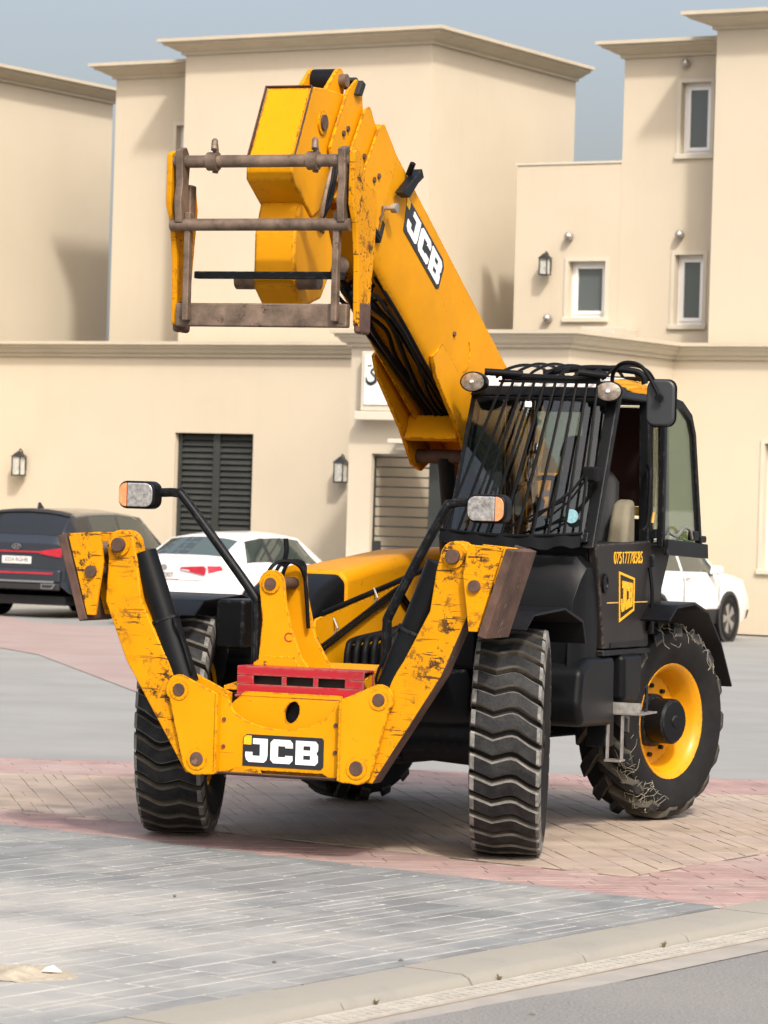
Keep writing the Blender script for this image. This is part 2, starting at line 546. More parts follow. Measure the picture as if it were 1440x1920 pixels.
sheet('ground', [(-900, -60), (900, -60), (900, 1500), (-900, 1500)], -0.10, 'asphalt', 'wide flat ground running out to the horizon')
KA = R(57.0)
dk, nk = (math.cos(KA), math.sin(KA)), (math.sin(KA), -math.cos(KA))      # along the kerb, towards the road
KP = (0.02, 14.49)
def kp(a, s):
    return (KP[0] + dk[0] * a + nk[0] * s, KP[1] + dk[1] * a + nk[1] * s)
# far paving (all beyond the kerb line) and the road
sheet('road', [kp(-30, 0.60), kp(-30, 60), kp(120, 60), kp(120, 0.60)], -0.066, 'asphalt', 'grey asphalt road in the near right corner')
U0 = -2.20      # the near left end of the paving, along the kerb
sheet('forecourt', [kp(U0, -0.02), kp(160, -0.02), kp(160, -220), kp(U0, -220)], -0.024, 'far_grey', 'pale grey concrete forecourt reaching back to the houses')
# painted / coloured fields far away
def px2(x, y):
    return (x, y)
sheet('red_field', [(-30, 62), (-6.2, 54.4), (-5.3, 51.6), (-4.0, 50.4), (-0.6, 48.5), (-0.4, 29.0), (-2.3, 33.8), (-4.15, 41.5), (-4.9, 43.2), (-30, 58)][::1], -0.018, 'far_red', 'faded pink field of paving crossing behind the wheel')
# near paving: grey field, red border, tan field
e33 = R(-35.0)
de = (math.cos(e33), math.sin(e33))
def kuv(p):
    d = (p[0] - KP[0], p[1] - KP[1])
    return d[0] * dk[0] + d[1] * dk[1], d[0] * nk[0] + d[1] * nk[1]
GREY = [kp(U0, -0.005), (1.50, 17.28 - 0.10), (-0.18, 18.50), (-2.23, 20.25), (-4.2, 21.9), (-5.2, 19.5), kp(U0, -4.5)]
g1 = kp(3.20, -0.005)
GREY[1] = g1
red_near = [(-4.2, 21.9), (-2.23, 20.25), (-0.18, 18.50), g1, kp(5.6, -0.005), kp(16, -0.005), (4.6, 25.35), (-5.6, 25.35)]
TAN = [(-3.6, 22.35), (-2.3, 21.4), (-0.19, 19.62), (1.38, 18.46), (2.30, 19.96), (4.3, 23.35), (3.9, 23.95), (-4.4, 23.95)]
grey_bed = sheet('pavement', GREY, -0.0035, 'joint_light', 'blue-grey stamped ashlar paving with pale joints in the foreground')
red_bed = sheet('pavement', red_near, -0.009, 'joint_red', 'faded red stamped paving border in front of and behind the machine')
tan_bed = sheet('pavement', TAN, -0.005, 'joint_dark', 'sandy tan stamped paving under the wheels of the machine')
def stone_mesh(poly, z0, z1, ch, m):
    n = len(poly)
    cx, cy = sum(p[0] for p in poly) / n, sum(p[1] for p in poly) / n
    def ins(p, d):
        l = math.hypot(p[0] - cx, p[1] - cy) or 1
        return (p[0] + (cx - p[0]) / l * d, p[1] + (cy - p[1]) / l * d)
    vs = [(p[0], p[1], z0) for p in poly] + [(p[0], p[1], z1 - ch * 0.6) for p in poly] + [(*ins(p, ch * 1.6), z1) for p in poly]
    fs = [tuple(range(2 * n, 3 * n))]
    for i in range(n):
        j = (i + 1) % n
        fs += [(i, j, n + j, n + i), (n + i, n + j, 2 * n + j, 2 * n + i)]
    return vs, fs
def pave(bed, region, ang, course, lens, joint, m, z0, holes=(), limit=300, seed=1, ztop=0.0):
    rnd = random.Random(seed)
    hp = halfplanes(region) if region else []
    ca, sa = math.cos(ang), math.sin(ang)
    xs = [p[0] * ca + p[1] * sa for p in region]
    ys = [-p[0] * sa + p[1] * ca for p in region]
    pieces = []
    v = min(ys) - rnd.random() * course
    while v < max(ys):
        cw = course * rnd.choice([0.8, 1, 1, 1.25])
        u = min(xs) - rnd.random() * 0.6
        while u < max(xs):
            l = rnd.uniform(*lens)
            sub = [(v, v + cw)]
            if rnd.random() < 0.25:
                sub = [(v, v + cw * 0.5), (v + cw * 0.5, v + cw)]
            for a, b in sub:
                q = [(u + joint / 2, a + joint / 2), (u + l - joint / 2, a + joint / 2), (u + l - joint / 2, b - joint / 2), (u + joint / 2, b - joint / 2)]
                q = [(p[0] + rnd.uniform(-.006, .006), p[1] + rnd.uniform(-.006, .006)) for p in q]
                w = [(p[0] * ca - p[1] * sa, p[0] * sa + p[1] * ca) for p in q]
                w = clip(w, hp)
                if len(w) < 3:
                    continue
                cx, cy = sum(p[0] for p in w) / len(w), sum(p[1] for p in w) / len(w)
                if any(all(h[0] * cx + h[1] * cy <= h[2] for h in ho) for ho in holes):
                    continue
                ar = abs(sum(w[i][0] * w[(i + 1) % len(w)][1] - w[(i + 1) % len(w)][0] * w[i][1] for i in range(len(w)))) / 2
                if ar < 0.004:
                    continue
                vis = abs(cx / cy) < 0.118 and cy > 12.2
                pieces.append((not vis, cy, w))
            u += l
        v += cw
    pieces.sort(key=lambda t: (t[0], t[1]))
    rest = MB()
    for i, (nv, d, w) in enumerate(pieces):
        vs, fs = stone_mesh(w, z0 - 0.004, ztop + rnd.uniform(-0.001, 0.0), 0.0025, m)
        if i < limit and not nv:
            MB().add(vs, fs).build('paving_stone', m, bed)
        else:
            rest.add(vs, fs)
    if rest.v:
        o = rest.build('paving_remainder', m, bed)
        o['kind'] = 'stuff'
GREYc = GREY
pave(grey_bed, [kp(U0, -0.005), g1, (-4.2, 21.9), (-5.2, 19.5), kp(U0, -4.5)], KA - R(1.0), 0.17, (0.28, 0.62), 0.019, 'pave_grey', -0.012, seed=3)
TANH = halfplanes([TAN[0], TAN[3], TAN[5], TAN[6], TAN[7]])
pave(tan_bed, [TAN[0], TAN[3], TAN[5], TAN[6], TAN[7]], R(-79.5), 0.17, (0.26, 0.50), 0.006, 'pave_tan', -0.010, seed=5)
pave(red_bed, [(-4.2, 21.9), g1, kp(5.6, -0.005), kp(10.2, -0.005), (4.6, 25.35), (-5.6, 25.35)], R(10.5), 0.17, (0.25, 0.5), 0.007, 'pave_red', -0.009, holes=[TANH], seed=8, ztop=-0.004)
# kerb stones, slotted drain, gutter
kerb = empty('kerb', kp(0, 0.15) + (0,))
tag(kerb, 'low pale concrete kerb between grey paving and road', kind='structure')
def kerb_stone(a0, a1, dz):
    sec = [(0.0, -0.06), (0.0, -0.002), (0.30, -0.006), (0.335, -0.02), (0.36, -0.056), (0.36, -0.06)]
    vs, fs = [], []
    for a in (a0, a1):
        for s, z in sec:
            p = kp(a, s)
            vs.append((p[0] - kerb.location.x, p[1] - kerb.location.y, z + dz))
    n = len(sec)
    fs = [tuple(range(n))[::-1], tuple(range(n, 2 * n))] + [(i, (i + 1) % n, n + (i + 1) % n, n + i) for i in range(n)]
    o = MB().add(vs, fs).build('kerb_stone', 'concrete', kerb, bevel=0.006)
a = U0 - 1.5
while a < 12:
    l = 0.98
    kerb_stone(a, a + l - 0.012, random.uniform(-0.004, 0.004))
    a += l
# cross kerb at the near left end
xk = MB()
for k in range(6):
    s0, s1 = -0.02 - k * 0.9, -0.02 - (k + 1) * 0.9 + 0.012
    pts = [kp(U0 - 0.02, s0), kp(U0 - 0.30, s0), kp(U0 - 0.30, s1), kp(U0 - 0.02, s1)]
    pts = [(p[0] - kerb.location.x, p[1] - kerb.location.y) for p in pts]
    MB().prism(pts, 'z', -0.06, -0.004).build('kerb_stone', 'concrete', kerb, bevel=0.008)
sheet('gutter', [kp(-30, 0.27), kp(-30, 0.72), kp(120, 0.72), kp(120, 0.27)], -0.062, 'gutter', 'pale concrete gutter strip beside the drain')
sheet('apron', [kp(U0 - 0.25, 0.27), kp(U0 - 30, 0.27), kp(U0 - 30, -40), kp(U0 - 0.25, -40)], -0.058, 'gutter', 'pale concrete apron at the near left corner')
# asphalt edge with a ragged outline over the gutter
ed = [kp(-30, 6)]
aa = -30
while aa < 40:
    ed.append(kp(aa, 0.68 + 0.05 * math.sin(aa * 0.7) + 0.045 * aa * (0 < aa < 4) + random.uniform(-0.012, 0.012)))
    aa += 0.11 if -3 < aa < 6 else 1.0
ed.append(kp(40, 6))
sheet('road_surface', ed, -0.056, 'asphalt', 'rough grey asphalt with ragged edge along the gutter')
drain = empty('drain_grate', kp(0, 0.36) + (0,))
tag(drain, 'long narrow slotted drain cover along the kerb foot', 'drain')
gm = MB()
def kq(a0, a1, s0, s1, z0, z1, mb):
    pts = [kp(a0, s0), kp(a0, s1), kp(a1, s1), kp(a1, s0)]
    pts = [(p[0] - drain.location.x, p[1] - drain.location.y) for p in pts]
    mb.prism(pts, 'z', z0, z1)
MB()
base = MB()
kq(-4, 12, 0.360, 0.525, -0.0605, -0.0575, base)
base.build('channel', 'joint_dark', drain)
for s0, s1 in ((0.362, 0.384), (0.434, 0.452), (0.502, 0.524)):
    rail = MB()
    kq(-4, 12, s0, s1, -0.059, -0.048, rail)
    rail.build('rail', 'grate', drain)
bars = MB()
a = -3.0
k = 0
while a < 8:
    for s0, s1, d in ((0.384, 0.434, 0), (0.452, 0.502, 0.03)):
        kq(a + d, a + d + 0.030, s0, s1, -0.059, -0.050, bars)
    a += 0.060
o = bars.build('grate_bars', 'grate', drain)
o['kind'] = 'stuff'
# sand heap and litter near the left edge
sp = MB()
nx, ny = 26, 14
for j in range(ny):
    for i in range(nx):
        u, v = i / (nx - 1) * 2 - 1, j / (ny - 1) * 2 - 1
        r2 = u * u + v * v
        r2 *= 1 + .35 * math.sin(3 * math.atan2(v, u) + 1) * math.cos(2 * math.atan2(v, u))
        h = max(0, 1 - r2) ** 1.2 * (0.028 + 0.016 * math.sin(9 * u + 4 * v) * math.cos(7 * v)) + random.uniform(0, .004) * (r2 < 1)
        sp.v.append((u * 0.30, v * 0.24, h - 0.004))
for j in range(ny - 1):
    for i in range(nx - 1):
        sp.f.append((j * nx + i, j * nx + i + 1, (j + 1) * nx + i + 1, (j + 1) * nx + i))
        sp.m.append(0)
o = sp.build('sand', 'sand', smooth=60, loc=(-1.47, 14.08, 0.0))
tag(o, 'small heap of sand spilled on grey paving at the left', kind='stuff')
lf = MB().add([(-.035, -.01, 0.0), (.0, -.03, .004), (.05, -.012, .0), (.01, .02, .022), (-.02, .015, .014)], [(0, 1, 3, 4), (1, 2, 3)])
tag(lf.build('paper_scrap', 'paper', loc=(-1.315, 14.02, 0.022)), 'pale curled scrap of paper lying on the sand heap', 'litter')
def rock(loc, r, label):
    mb = MB()
    mb.lathe([(0.001, -r * .5), (r * .8, -r * .35), (r, 0), (r * .7, r * .4), (0.001, r * .5)], 7)
    mb.v = [(x * random.uniform(.7, 1.3), y * random.uniform(.7, 1.3), z * .7 * random.uniform(.7, 1.2)) for x, y, z in mb.v]
    o = mb.build('pebble', 'pebble', loc=(loc[0], loc[1], loc[2] + r * 0.35), rot=(0, 0, random.random() * 6))
    return tag(o, label, 'pebble')
rock((-0.415, 14.62, 0), 0.010, 'dark pebble on grey paving left of the kerb')
rock((0.13, 14.80, 0), 0.012, 'dark pebble on the grey paving close to the kerb back edge')
rock((-0.98, 16.9, 0), 0.014, 'tiny dark pebble on grey paving in front of the left wheel')
rock(kp(-1.35, 0.50) + (-0.06,), 0.011, 'pebble lying on the gutter strip near the bottom edge')
rock(kp(-0.30, 0.95) + (-0.055,), 0.014, 'pebble on the asphalt just beyond the gutter')
def weed(a, s, h, label):
    p = kp(a, s)
    mb = MB()
    for k in range(7):
        an = random.random() * 6.28
        q = (math.cos(an) * h * .4, math.sin(an) * h * .4)
        mb.tube([(0, 0, 0), (q[0] * .5, q[1] * .5, h * .7), (q[0], q[1], h * random.uniform(.6, 1.1))], [.003, .003, .001], 4)
    tag(mb.build('weed', 'weed', loc=(p[0], p[1], -0.058)), label, 'weed')
weed(-0.55, 0.365, 0.035, 'tiny dry weed at the kerb foot near the bottom middle')
weed(0.42, 0.365, 0.035, 'small dry weed in the kerb joint right of the middle')
weed(1.9, 0.365, 0.04, 'small dry weed in the kerb joint towards the right edge')

# ------------------------------------------------------------------ houses
HA = R(-30.0)
tv, sv = Vector((math.cos(HA), math.sin(HA), 0)), Vector((-math.sin(HA), math.cos(HA), 0))
class H:
    """house frame: u along the facade (right, nearer), w away from the street, z up"""
    def __init__(s, name, x, y, label, cat):
        s.o = empty(name, (x, y, 0), HA)
        tag(s.o, label, cat)
    def box(s, name, u0, u1, w0, w1, z0, z1, m, parent=None, bevel=0.0):
        return MB().box(u0, u1, w0, w1, z0, z1).build(name, m, parent or s.o, bevel=bevel)
    def poly(s, name, pts, w0, w1, m, parent=None):
        return MB().prism(pts, 'y', w0, w1).build(name, m, parent or s.o)
    def cornice(s, path, z, over=0.38, h=0.26, name='cornice'):
        """moulded cornice swept along an open path of (u, w); the left hand side of travel is outside"""
        prof = [(0.0, 0.0), (0.06, 0.0), (0.06, 0.05), (0.12, 0.07), (over * .62, h * .52), (over * .78, h * .58), (over * .8, h * .74), (over, h * .78), (over, h), (0.0, h), (-0.25, h), (-0.25, 0.0)]
        P = [Vector((p[0], p[1])) for p in path]
        n = len(P)
        vs, fs = [], []
        for i in range(n):
            d0 = (P[i] - P[i - 1]).normalized() if i else (P[1] - P[0]).normalized()
            d1 = (P[i + 1] - P[i]).normalized() if i < n - 1 else d0
            n0, n1 = Vector((d0.y, -d0.x)), Vector((d1.y, -d1.x))
            b = (n0 + n1).normalized()
            b = b / max(0.3, b.dot(n0))
            for o_, zz in prof:
                vs.append((P[i].x + b.x * o_, P[i].y + b.y * o_, z + zz))
        k = len(prof)
        for i in range(n - 1):
            for j in range(k):
                j2 = (j + 1) % k
                fs.append((i * k + j, (i + 1) * k + j, (i + 1) * k + j2, i * k + j2))
        fs += [tuple(range(k)), tuple((n - 1) * k + j for j in range(k))[::-1]]
        return MB().add(vs, fs).build(name, 'cornice', s.o)
    def wall_holes(s, name, u0, u1, z0, z1, holes, w0, w1, m, ztop=None):
        """wall in the plane of the facade with rectangular openings (u0,u1,z0,z1)"""
        us = sorted({u0, u1, *[h[0] for h in holes], *[h[1] for h in holes]})
        zs = sorted({z0, z1, *[h[2] for h in holes], *[h[3] for h in holes]})
        vs, fs = [], []
        idx = {}
        def V(u, w, z):
            k = (round(u, 4), round(w, 4), round(z, 4))
            if k not in idx:
                idx[k] = len(vs)
                vs.append(k)
            return idx[k]
        def solid(i, j):
            if i < 0 or j < 0 or i >= len(us) - 1 or j >= len(zs) - 1:
                return False
            cu, cz = (us[i] + us[i + 1]) / 2, (zs[j] + zs[j + 1]) / 2
            return not any(h[0] < cu < h[1] and h[2] < cz < h[3] for h in holes)
        for i in range(len(us) - 1):
            for j in range(len(zs) - 1):
                if not solid(i, j):
                    continue
                a, b, c, d = us[i], us[i + 1], zs[j], zs[j + 1]
                fs.append((V(a, w0, c), V(b, w0, c), V(b, w0, d), V(a, w0, d)))
                fs.append((V(a, w1, d), V(b, w1, d), V(b, w1, c), V(a, w1, c)))
                if not solid(i - 1, j): fs.append((V(a, w0, d), V(a, w1, d), V(a, w1, c), V(a, w0, c)))
                if not solid(i + 1, j): fs.append((V(b, w0, c), V(b, w1, c), V(b, w1, d), V(b, w0, d)))
                if not solid(i, j - 1): fs.append((V(a, w0, c), V(a, w1, c), V(b, w1, c), V(b, w0, c)))
                if not solid(i, j + 1): fs.append((V(a, w0, d), V(b, w0, d), V(b, w1, d), V(a, w1, d)))
        return MB().add(vs, fs).build(name, m, s.o)
    def window(s, u0, u1, z0, z1, w, sill=True, sash=False, open_=0.0):
        """white framed window set back in an opening"""
        d = w + 0.14
        fw = 0.055
        fr = MB()
        fr.box(u0, u0 + fw, d, d + 0.07, z0, z1).box(u1 - fw, u1, d, d + 0.07, z0, z1)
        fr.box(u0 + fw, u1 - fw, d, d + 0.07, z0, z0 + fw).box(u0 + fw, u1 - fw, d, d + 0.07, z1 - fw, z1)
        f = fr.build('window', 'win_frame', s.o, bevel=0.006)
        a0, a1, b0, b1 = u0 + fw, u1 - fw, z0 + fw, z1 - fw
        sw = 0.06
        sa = MB()
        sa.box(a0, a0 + sw, d - 0.02, d + 0.035, b0, b1).box(a1 - sw, a1, d - 0.02, d + 0.035, b0, b1)
        sa.box(a0 + sw, a1 - sw, d - 0.02, d + 0.035, b0, b0 + sw).box(a0 + sw, a1 - sw, d - 0.02, d + 0.035, b1 - sw, b1)
        sa.build('sash', 'win_frame', f, bevel=0.005)
        MB().box(a0 + sw, a1 - sw, d + 0.012, d + 0.018, b0 + sw, b1 - sw).build('pane', 'glass_house', f)
        MB().box(u0 + .02, u1 - .02, d + 0.09, d + 0.10, z0 + .02, z1 - .02).build('blind', 'interior', f)
        # plaster surround and sill
        t = 0.065
        su = MB()
        su.box(u0 - t, u0 - .002, w - 0.02, w + .05, z0 - .002, z1 + t).box(u1 + .002, u1 + t, w - 0.02, w + .05, z0 - .002, z1 + t)
        su.box(u0 - .002, u1 + .002, w - 0.02, w + .05, z1 + .002, z1 + t)
        su.build('surround', 'coping', f)
        MB().box(u0 - t - .02, u1 + t + .02, w - 0.055, w + .13, z0 - 0.085, z0 - .003).build('sill', 'coping', f, bevel=0.01)
        return f
def wall_lamp(hs, u, w, z, label, sc=1.0):
    p = hs.o.matrix_world if False else None
    org = Vector(hs.o.location) + tv * u + sv * w
    e = empty('wall_lamp', (org.x, org.y, z), HA)
    tag(e, label, 'lamp', 'lantern lamps on the house walls')
    MB().box(-.05 * sc, .05 * sc, -.02, .0, -.10 * sc, .10 * sc).build('back_plate', 'iron', e, bevel=.006)
    MB().tube([(0, -.02, .08 * sc), (0, -.06, .20 * sc), (0, -.13, .235 * sc), (0, -.16, .20 * sc)], .012, 6).build('bracket', 'iron', e, smooth=50)
    MB().lathe([(0.001, 0), (.03, 0)], 4).build('finial', 'iron', e, rot=(R(90), 0, R(45)), loc=(0, -.16, .215 * sc))
    roof = MB().add([(-.1 * sc, -.26, .11 * sc), (.1 * sc, -.26, .11 * sc), (.1 * sc, -.06, .11 * sc), (-.1 * sc, -.06, .11 * sc), (-.02, -.18, .20 * sc), (.02, -.18, .20 * sc), (.02, -.14, .20 * sc), (-.02, -.14, .20 * sc)],
                    [(3, 2, 1, 0), (4, 5, 6, 7), (0, 1, 5, 4), (1, 2, 6, 5), (2, 3, 7, 6), (3, 0, 4, 7)]).build('cap', 'iron', e)
    b = .075 * sc
    for sx in (-1, 1):
        for sy in (-1, 1):
            MB().box(sx * b - .008, sx * b + .008, -.16 + sy * b - .008, -.16 + sy * b + .008, -.17 * sc, .11 * sc).build('post', 'iron', e)
    MB().box(-b - .01, b + .01, -.16 - b - .01, -.16 + b + .01, -.19 * sc, -.17 * sc).build('base', 'iron', e)
    MB().box(-b + .01, b - .01, -.16 - b + .01, -.16 + b - .01, -.168 * sc, .108 * sc).build('glass_body', 'lamp_glass', e)
def spot_lamp(hs, u, w, z, label):
    org = Vector(hs.o.location) + tv * u + sv * w
    e = empty('spot_lamp', (org.x, org.y, z), HA)
    tag(e, label, 'lamp', 'small round spot lamps on the right house')
    mb = MB().lathe([(0.001, -.16), (.045, -.15), (.07, -.11), (.075, -.06), (.06, 0), (.001, 0)], 16)
    mb.build('dome', 'steel', e, smooth=50)
    MB().lathe([(0.001, -.012), (.05, -.012), (.05, .0)], 14).build('lens', 'iron', e, loc=(0, -.09, -.055), rot=(R(-90), 0, 0))

# middle house: facade, right hand side wall and the set back bay on the left
mh = H('house', 0.59, 58.0, 'cream two-storey house with moulded cornice behind the raised boom', 'house')
ZT = 9.74
mh.box('wall', -5.0, 0, 0, 5.4, 0, ZT + .1, 'stucco')
mh.cornice([(-5.0, 5.4), (-5.0, 0.0), (0.0, 0.0), (0.0, 5.4)], ZT)
mh.wall_holes('wall', -7.1, -5.002, 0, ZT - .1, [(-5.75, -5.22, 7.35, 8.62)], 0.9, 1.15, 'stucco_b')
mh.box('wall', -7.1, -5.002, 1.5, 6.0, 0, ZT - .1, 'stucco_b')
mh.cornice([(-7.1, 6.0), (-7.1, 0.9), (-5.0, 0.9)], ZT - .24)
mh.window(-5.75, -5.22, 7.35, 8.62, 0.9)
spot = None
# far left house: only its side wall shows
lh = H('house', -5.53, 66.8, 'cream house at the far left, its roof line falling to the right', 'house')
lh.box('wall', -9, 0, -12, 0, 0, 9.62, 'stucco_b')
lh.cornice([(-9.0, -12.0), (0.0, -12.0), (0.0, 0.0)], 9.55)
tk = MB().lathe([(.001, 0), (.5, 0), (.5, .9), (.42, 1.05), (.001, 1.1)], 20)
tkp = Vector(lh.o.location) + tv * -3.2 + sv * -4.0
tag(tk.build('water_tank', 'white_roof', loc=(tkp.x, tkp.y, 9.72), rot=(R(90), 0, 0), smooth=50), 'small white water tank on the far left roof', 'tank')
# right house: recessed wall with terrace wing, and the block standing forward at the right
rh = H('house', 3.92, 57.0, 'cream house at the right with white framed windows and terrace wing', 'house')
wins = [(0.93, 1.47, 7.84, 9.02), (0.90, 1.42, 5.02, 6.17), (-1.07, -0.38, 5.14, 6.08)]
rh.wall_holes('wall', -0.13, 2.6, 0, 9.52, [wins[0], wins[1]], 0.0, 0.25, 'stucco')
rh.wall_holes('wall', -2.1, -0.132, 0, 7.72, [wins[2]], 0.0, 0.25, 'stucco')
rh.box('wall', -0.13, 2.6, 0.6, 5.0, 0, 9.45, 'stucco')
rh.box('wall', -2.1, -0.132, 0.6, 4.0, 0, 7.70, 'stucco')
rh.box('coping', -2.13, -0.132, -0.02, 0.27, 7.722, 7.76, 'coping')
rh.cornice([(-0.13, 5.0), (-0.13, 0.0), (2.3, 0.0)], 9.46)
for wi in wins:
    rh.window(*wi, 0.0)
rh.box('wall', 1.93, 6.5, -0.85, 4.5, 0, 9.80, 'stucco_b')
rh.cornice([(1.93, 4.5), (1.93, -0.85), (6.5, -0.85)], 9.74, over=0.45)
rh.box('planter_wall', -0.35, 0.25, -0.9, -0.05, 4.2, 4.93, 'coping', bevel=.01)
wall_lamp(rh, -1.44, -0.001, 6.02, 'black lantern on the right house beside the square window', 0.95)
spot_lamp(rh, 1.02, -0.001, 9.33, 'round metal spot lamp above the top right window')
spot_lamp(rh, -1.05, -0.001, 6.50, 'round metal spot lamp above the square window')
spot_lamp(rh, 1.0, -0.001, 6.50, 'round metal spot lamp above the lower right window')
spot_lamp(rh, -1.41, -0.001, 5.12, 'round metal spot lamp low on the wall under the lantern')
# the single-storey street front: portal block between two set back walls
bw = H('boundary_wall', 2.75, 52.0, 'cream street wall with projecting gate portal and stepped cornice', 'wall')
ZB = 4.38
bw.wall_holes('wall', -3.85, 0.0, 0, ZB + .05, [(-3.43, -1.6, 0.0, 2.70)], 0.0, 0.30, 'stucco_b')
bw.box('wall', -3.85, -3.60, 0.302, 3.7, 0, ZB + .04, 'stucco_b')
bw.box('wall', -0.25, 0.0, 0.302, 3.7, 0, ZB + .04, 'stucco_b')
bw.wall_holes('wall', -14, -3.852, 0, ZB + .05, [(-9.60, -7.97, 0, 3.05)], 3.7, 3.95, 'stucco')
bw.wall_holes('wall', 0.002, 8, 0, ZB + .05, [(1.66, 2.6, 1.05, 3.05)], 3.7, 3.95, 'stucco_b')
bw.cornice([(-14, 3.7), (-3.85, 3.7), (-3.85, 0.0), (0.0, 0.0), (0.0, 3.7), (8.0, 3.7)], ZB, over=0.26, h=0.26)
bw.window(1.66, 2.6, 1.05, 3.05, 3.7)
bw.box('canopy', -2.95, -1.2, -0.36, -0.002, 2.86, 2.93, 'coping', bevel=.01)
bw.box('canopy', -2.85, -1.3, -0.26, -0.002, 2.76, 2.858, 'coping', bevel=.01)
bw.box('sign_box', -3.55, -2.0, -0.20, -0.002, 3.36, 4.30, 'coping', bevel=.02)
bw.box('sign_ledge', -3.62, -1.93, -0.27, -0.002, 3.22, 3.356, 'coping', bevel=.015)
# name plate with brushed lettering
sg = empty('name_sign', tuple(Vector((2.75, 52.0, 0)) + tv * -3.5 + sv * -0.203), HA)
tag(sg, 'white name plate with black calligraphy on the portal', 'sign')
MB().box(0.02, 1.45, -0.02, 0.0, 3.46, 4.24).build('plate', 'sign_white', sg, bevel=.008)
def brush(pts, ws):
    pp = smooth_path([(p[0], 0, p[1]) for p in pts], 6)
    n = len(pp)
    vs, fs = [], []
    for i, p in enumerate(pp):
        a, b = pp[max(i - 1, 0)], pp[min(i + 1, n - 1)]
        d = (b - a).normalized()
        nn = Vector((d.z, 0, -d.x))
        t = i / (n - 1) * (len(ws) - 1)
        k = min(int(t), len(ws) - 2)
        w = ws[k] + (ws[k + 1] - ws[k]) * (t - k)
        for y in (-0.026, -0.021):
            vs += [(p.x + nn.x * w, y, p.z + nn.z * w), (p.x - nn.x * w, y, p.z - nn.z * w)]
    for i in range(n - 1):
        o = 4 * i
        fs += [(o, o + 1, o + 5, o + 4), (o + 2, o + 6, o + 7, o + 3), (o, o + 4, o + 6, o + 2), (o + 1, o + 3, o + 7, o + 5)]
    fs += [(0, 2, 3, 1), (4 * n - 4, 4 * n - 3, 4 * n - 1, 4 * n - 2)]
    return MB().add(vs, fs).build('lettering', 'decal_black', sg)
brush([(.27, 3.99), (.20, 4.02), (.15, 3.97), (.22, 3.90), (.23, 3.83), (.15, 3.79), (.08, 3.82), (.06, 3.90)], [.012, .02, .016, .018, .026, .03, .022, .006])
brush([(.36, 3.93), (.42, 3.97), (.45, 3.92), (.41, 3.89), (.36, 3.91), (.45, 3.88), (.46, 3.82), (.38, 3.76), (.33, 3.77)], [.012, .018, .022, .016, .012, .018, .024, .022, .006])
brush([(.58, 4.02), (.60, 3.92), (.66, 3.88), (.74, 3.90), (.82, 3.88), (.86, 3.96)], [.014, .022, .024, .02, .02, .008])
for x, z in ((.10, 4.07), (.14, 4.075), (.62, 3.78)):
    MB().prism([(x - .018, z), (x, z - .018), (x + .018, z), (x, z + .018)], 'y', -.026, -.021).build('lettering', 'decal_black', sg)
wall_lamp(bw, -6.09, 3.699, 2.46, 'black lantern on the wall left of the slatted gate', 1.15)
wall_lamp(bw, -12.84, 3.699, 2.43, 'black lantern on the wall at the left edge', 1.15)
# slatted gate in the portal
gp = Vector((2.75, 52.0, 0)) + sv * 0.08
g = empty('slatted_gate', (gp.x, gp.y, 0), HA)
tag(g, 'open black iron gate of thin horizontal bars with solid post', 'gate')
MB().box(-3.42, -3.40, 0, .03, .06, 2.66).build('stile', 'iron', g)
z = 0.16
while z < 2.68:
    MB().box(-3.40, -2.42, 0.004, .026, z - .012, z + .012).build('slat', 'iron', g)
    z += 0.1555
MB().box(-2.418, -2.12, -.03, .06, .02, 2.70).build('post', 'gate_panel', g, bevel=.01)
MB().box(-3.415, -3.26, -.012, .0, 1.16, 1.33).build('lock_plate', 'iron', g)
for k in range(3):
    MB().box(-2.115 + k * .17, -1.96 + k * .17, 0, .04, .05, 2.66).build('panel', 'gate_panel', g)
# garage gate of dark louvres
gg = empty('garage_gate', tuple(Vector((2.75, 52.0, 0)) + sv * 3.82), HA)
tag(gg, 'dark louvred garage gate behind the white sedan', 'gate')
MB().box(-9.60, -9.52, 0, .08, .02, 3.04).build('stile', 'gate_panel', gg)
MB().box(-8.86, -8.72, -.01, .09, .02, 3.04).build('stile', 'gate_panel', gg)
MB().box(-8.05, -7.97, 0, .08, .02, 3.04).build('stile', 'gate_panel', gg)
lm = None
z = .10
while z < 3.0:
    for a, b in ((-9.515, -8.865), (-8.715, -8.055)):
        if lm is None or True:
            MB().hexa([(a, .0, z), (b, .0, z), (b, .02, z), (a, .02, z), (a, .045, z + .085), (b, .045, z + .085), (b, .065, z + .085), (a, .065, z + .085)]).build('louvre', 'gate_panel', gg)
    z += .105
MB().box(-9.6, -7.97, .12, .13, 0, 3.05).build('backing', 'dark', gg)

# ------------------------------------------------------------------ telehandler (x forward, y to its left, z up)
tele = empty('telehandler', (0.3036, 21.03, 0), math.atan2(-0.93239, -0.36145))
tag(tele, 'yellow and black telescopic handler with raised boom and folded front stabilisers', 'telehandler')
def part(mb, name, m, parent=tele, **k):
    return mb.build(name, m, parent, **k)
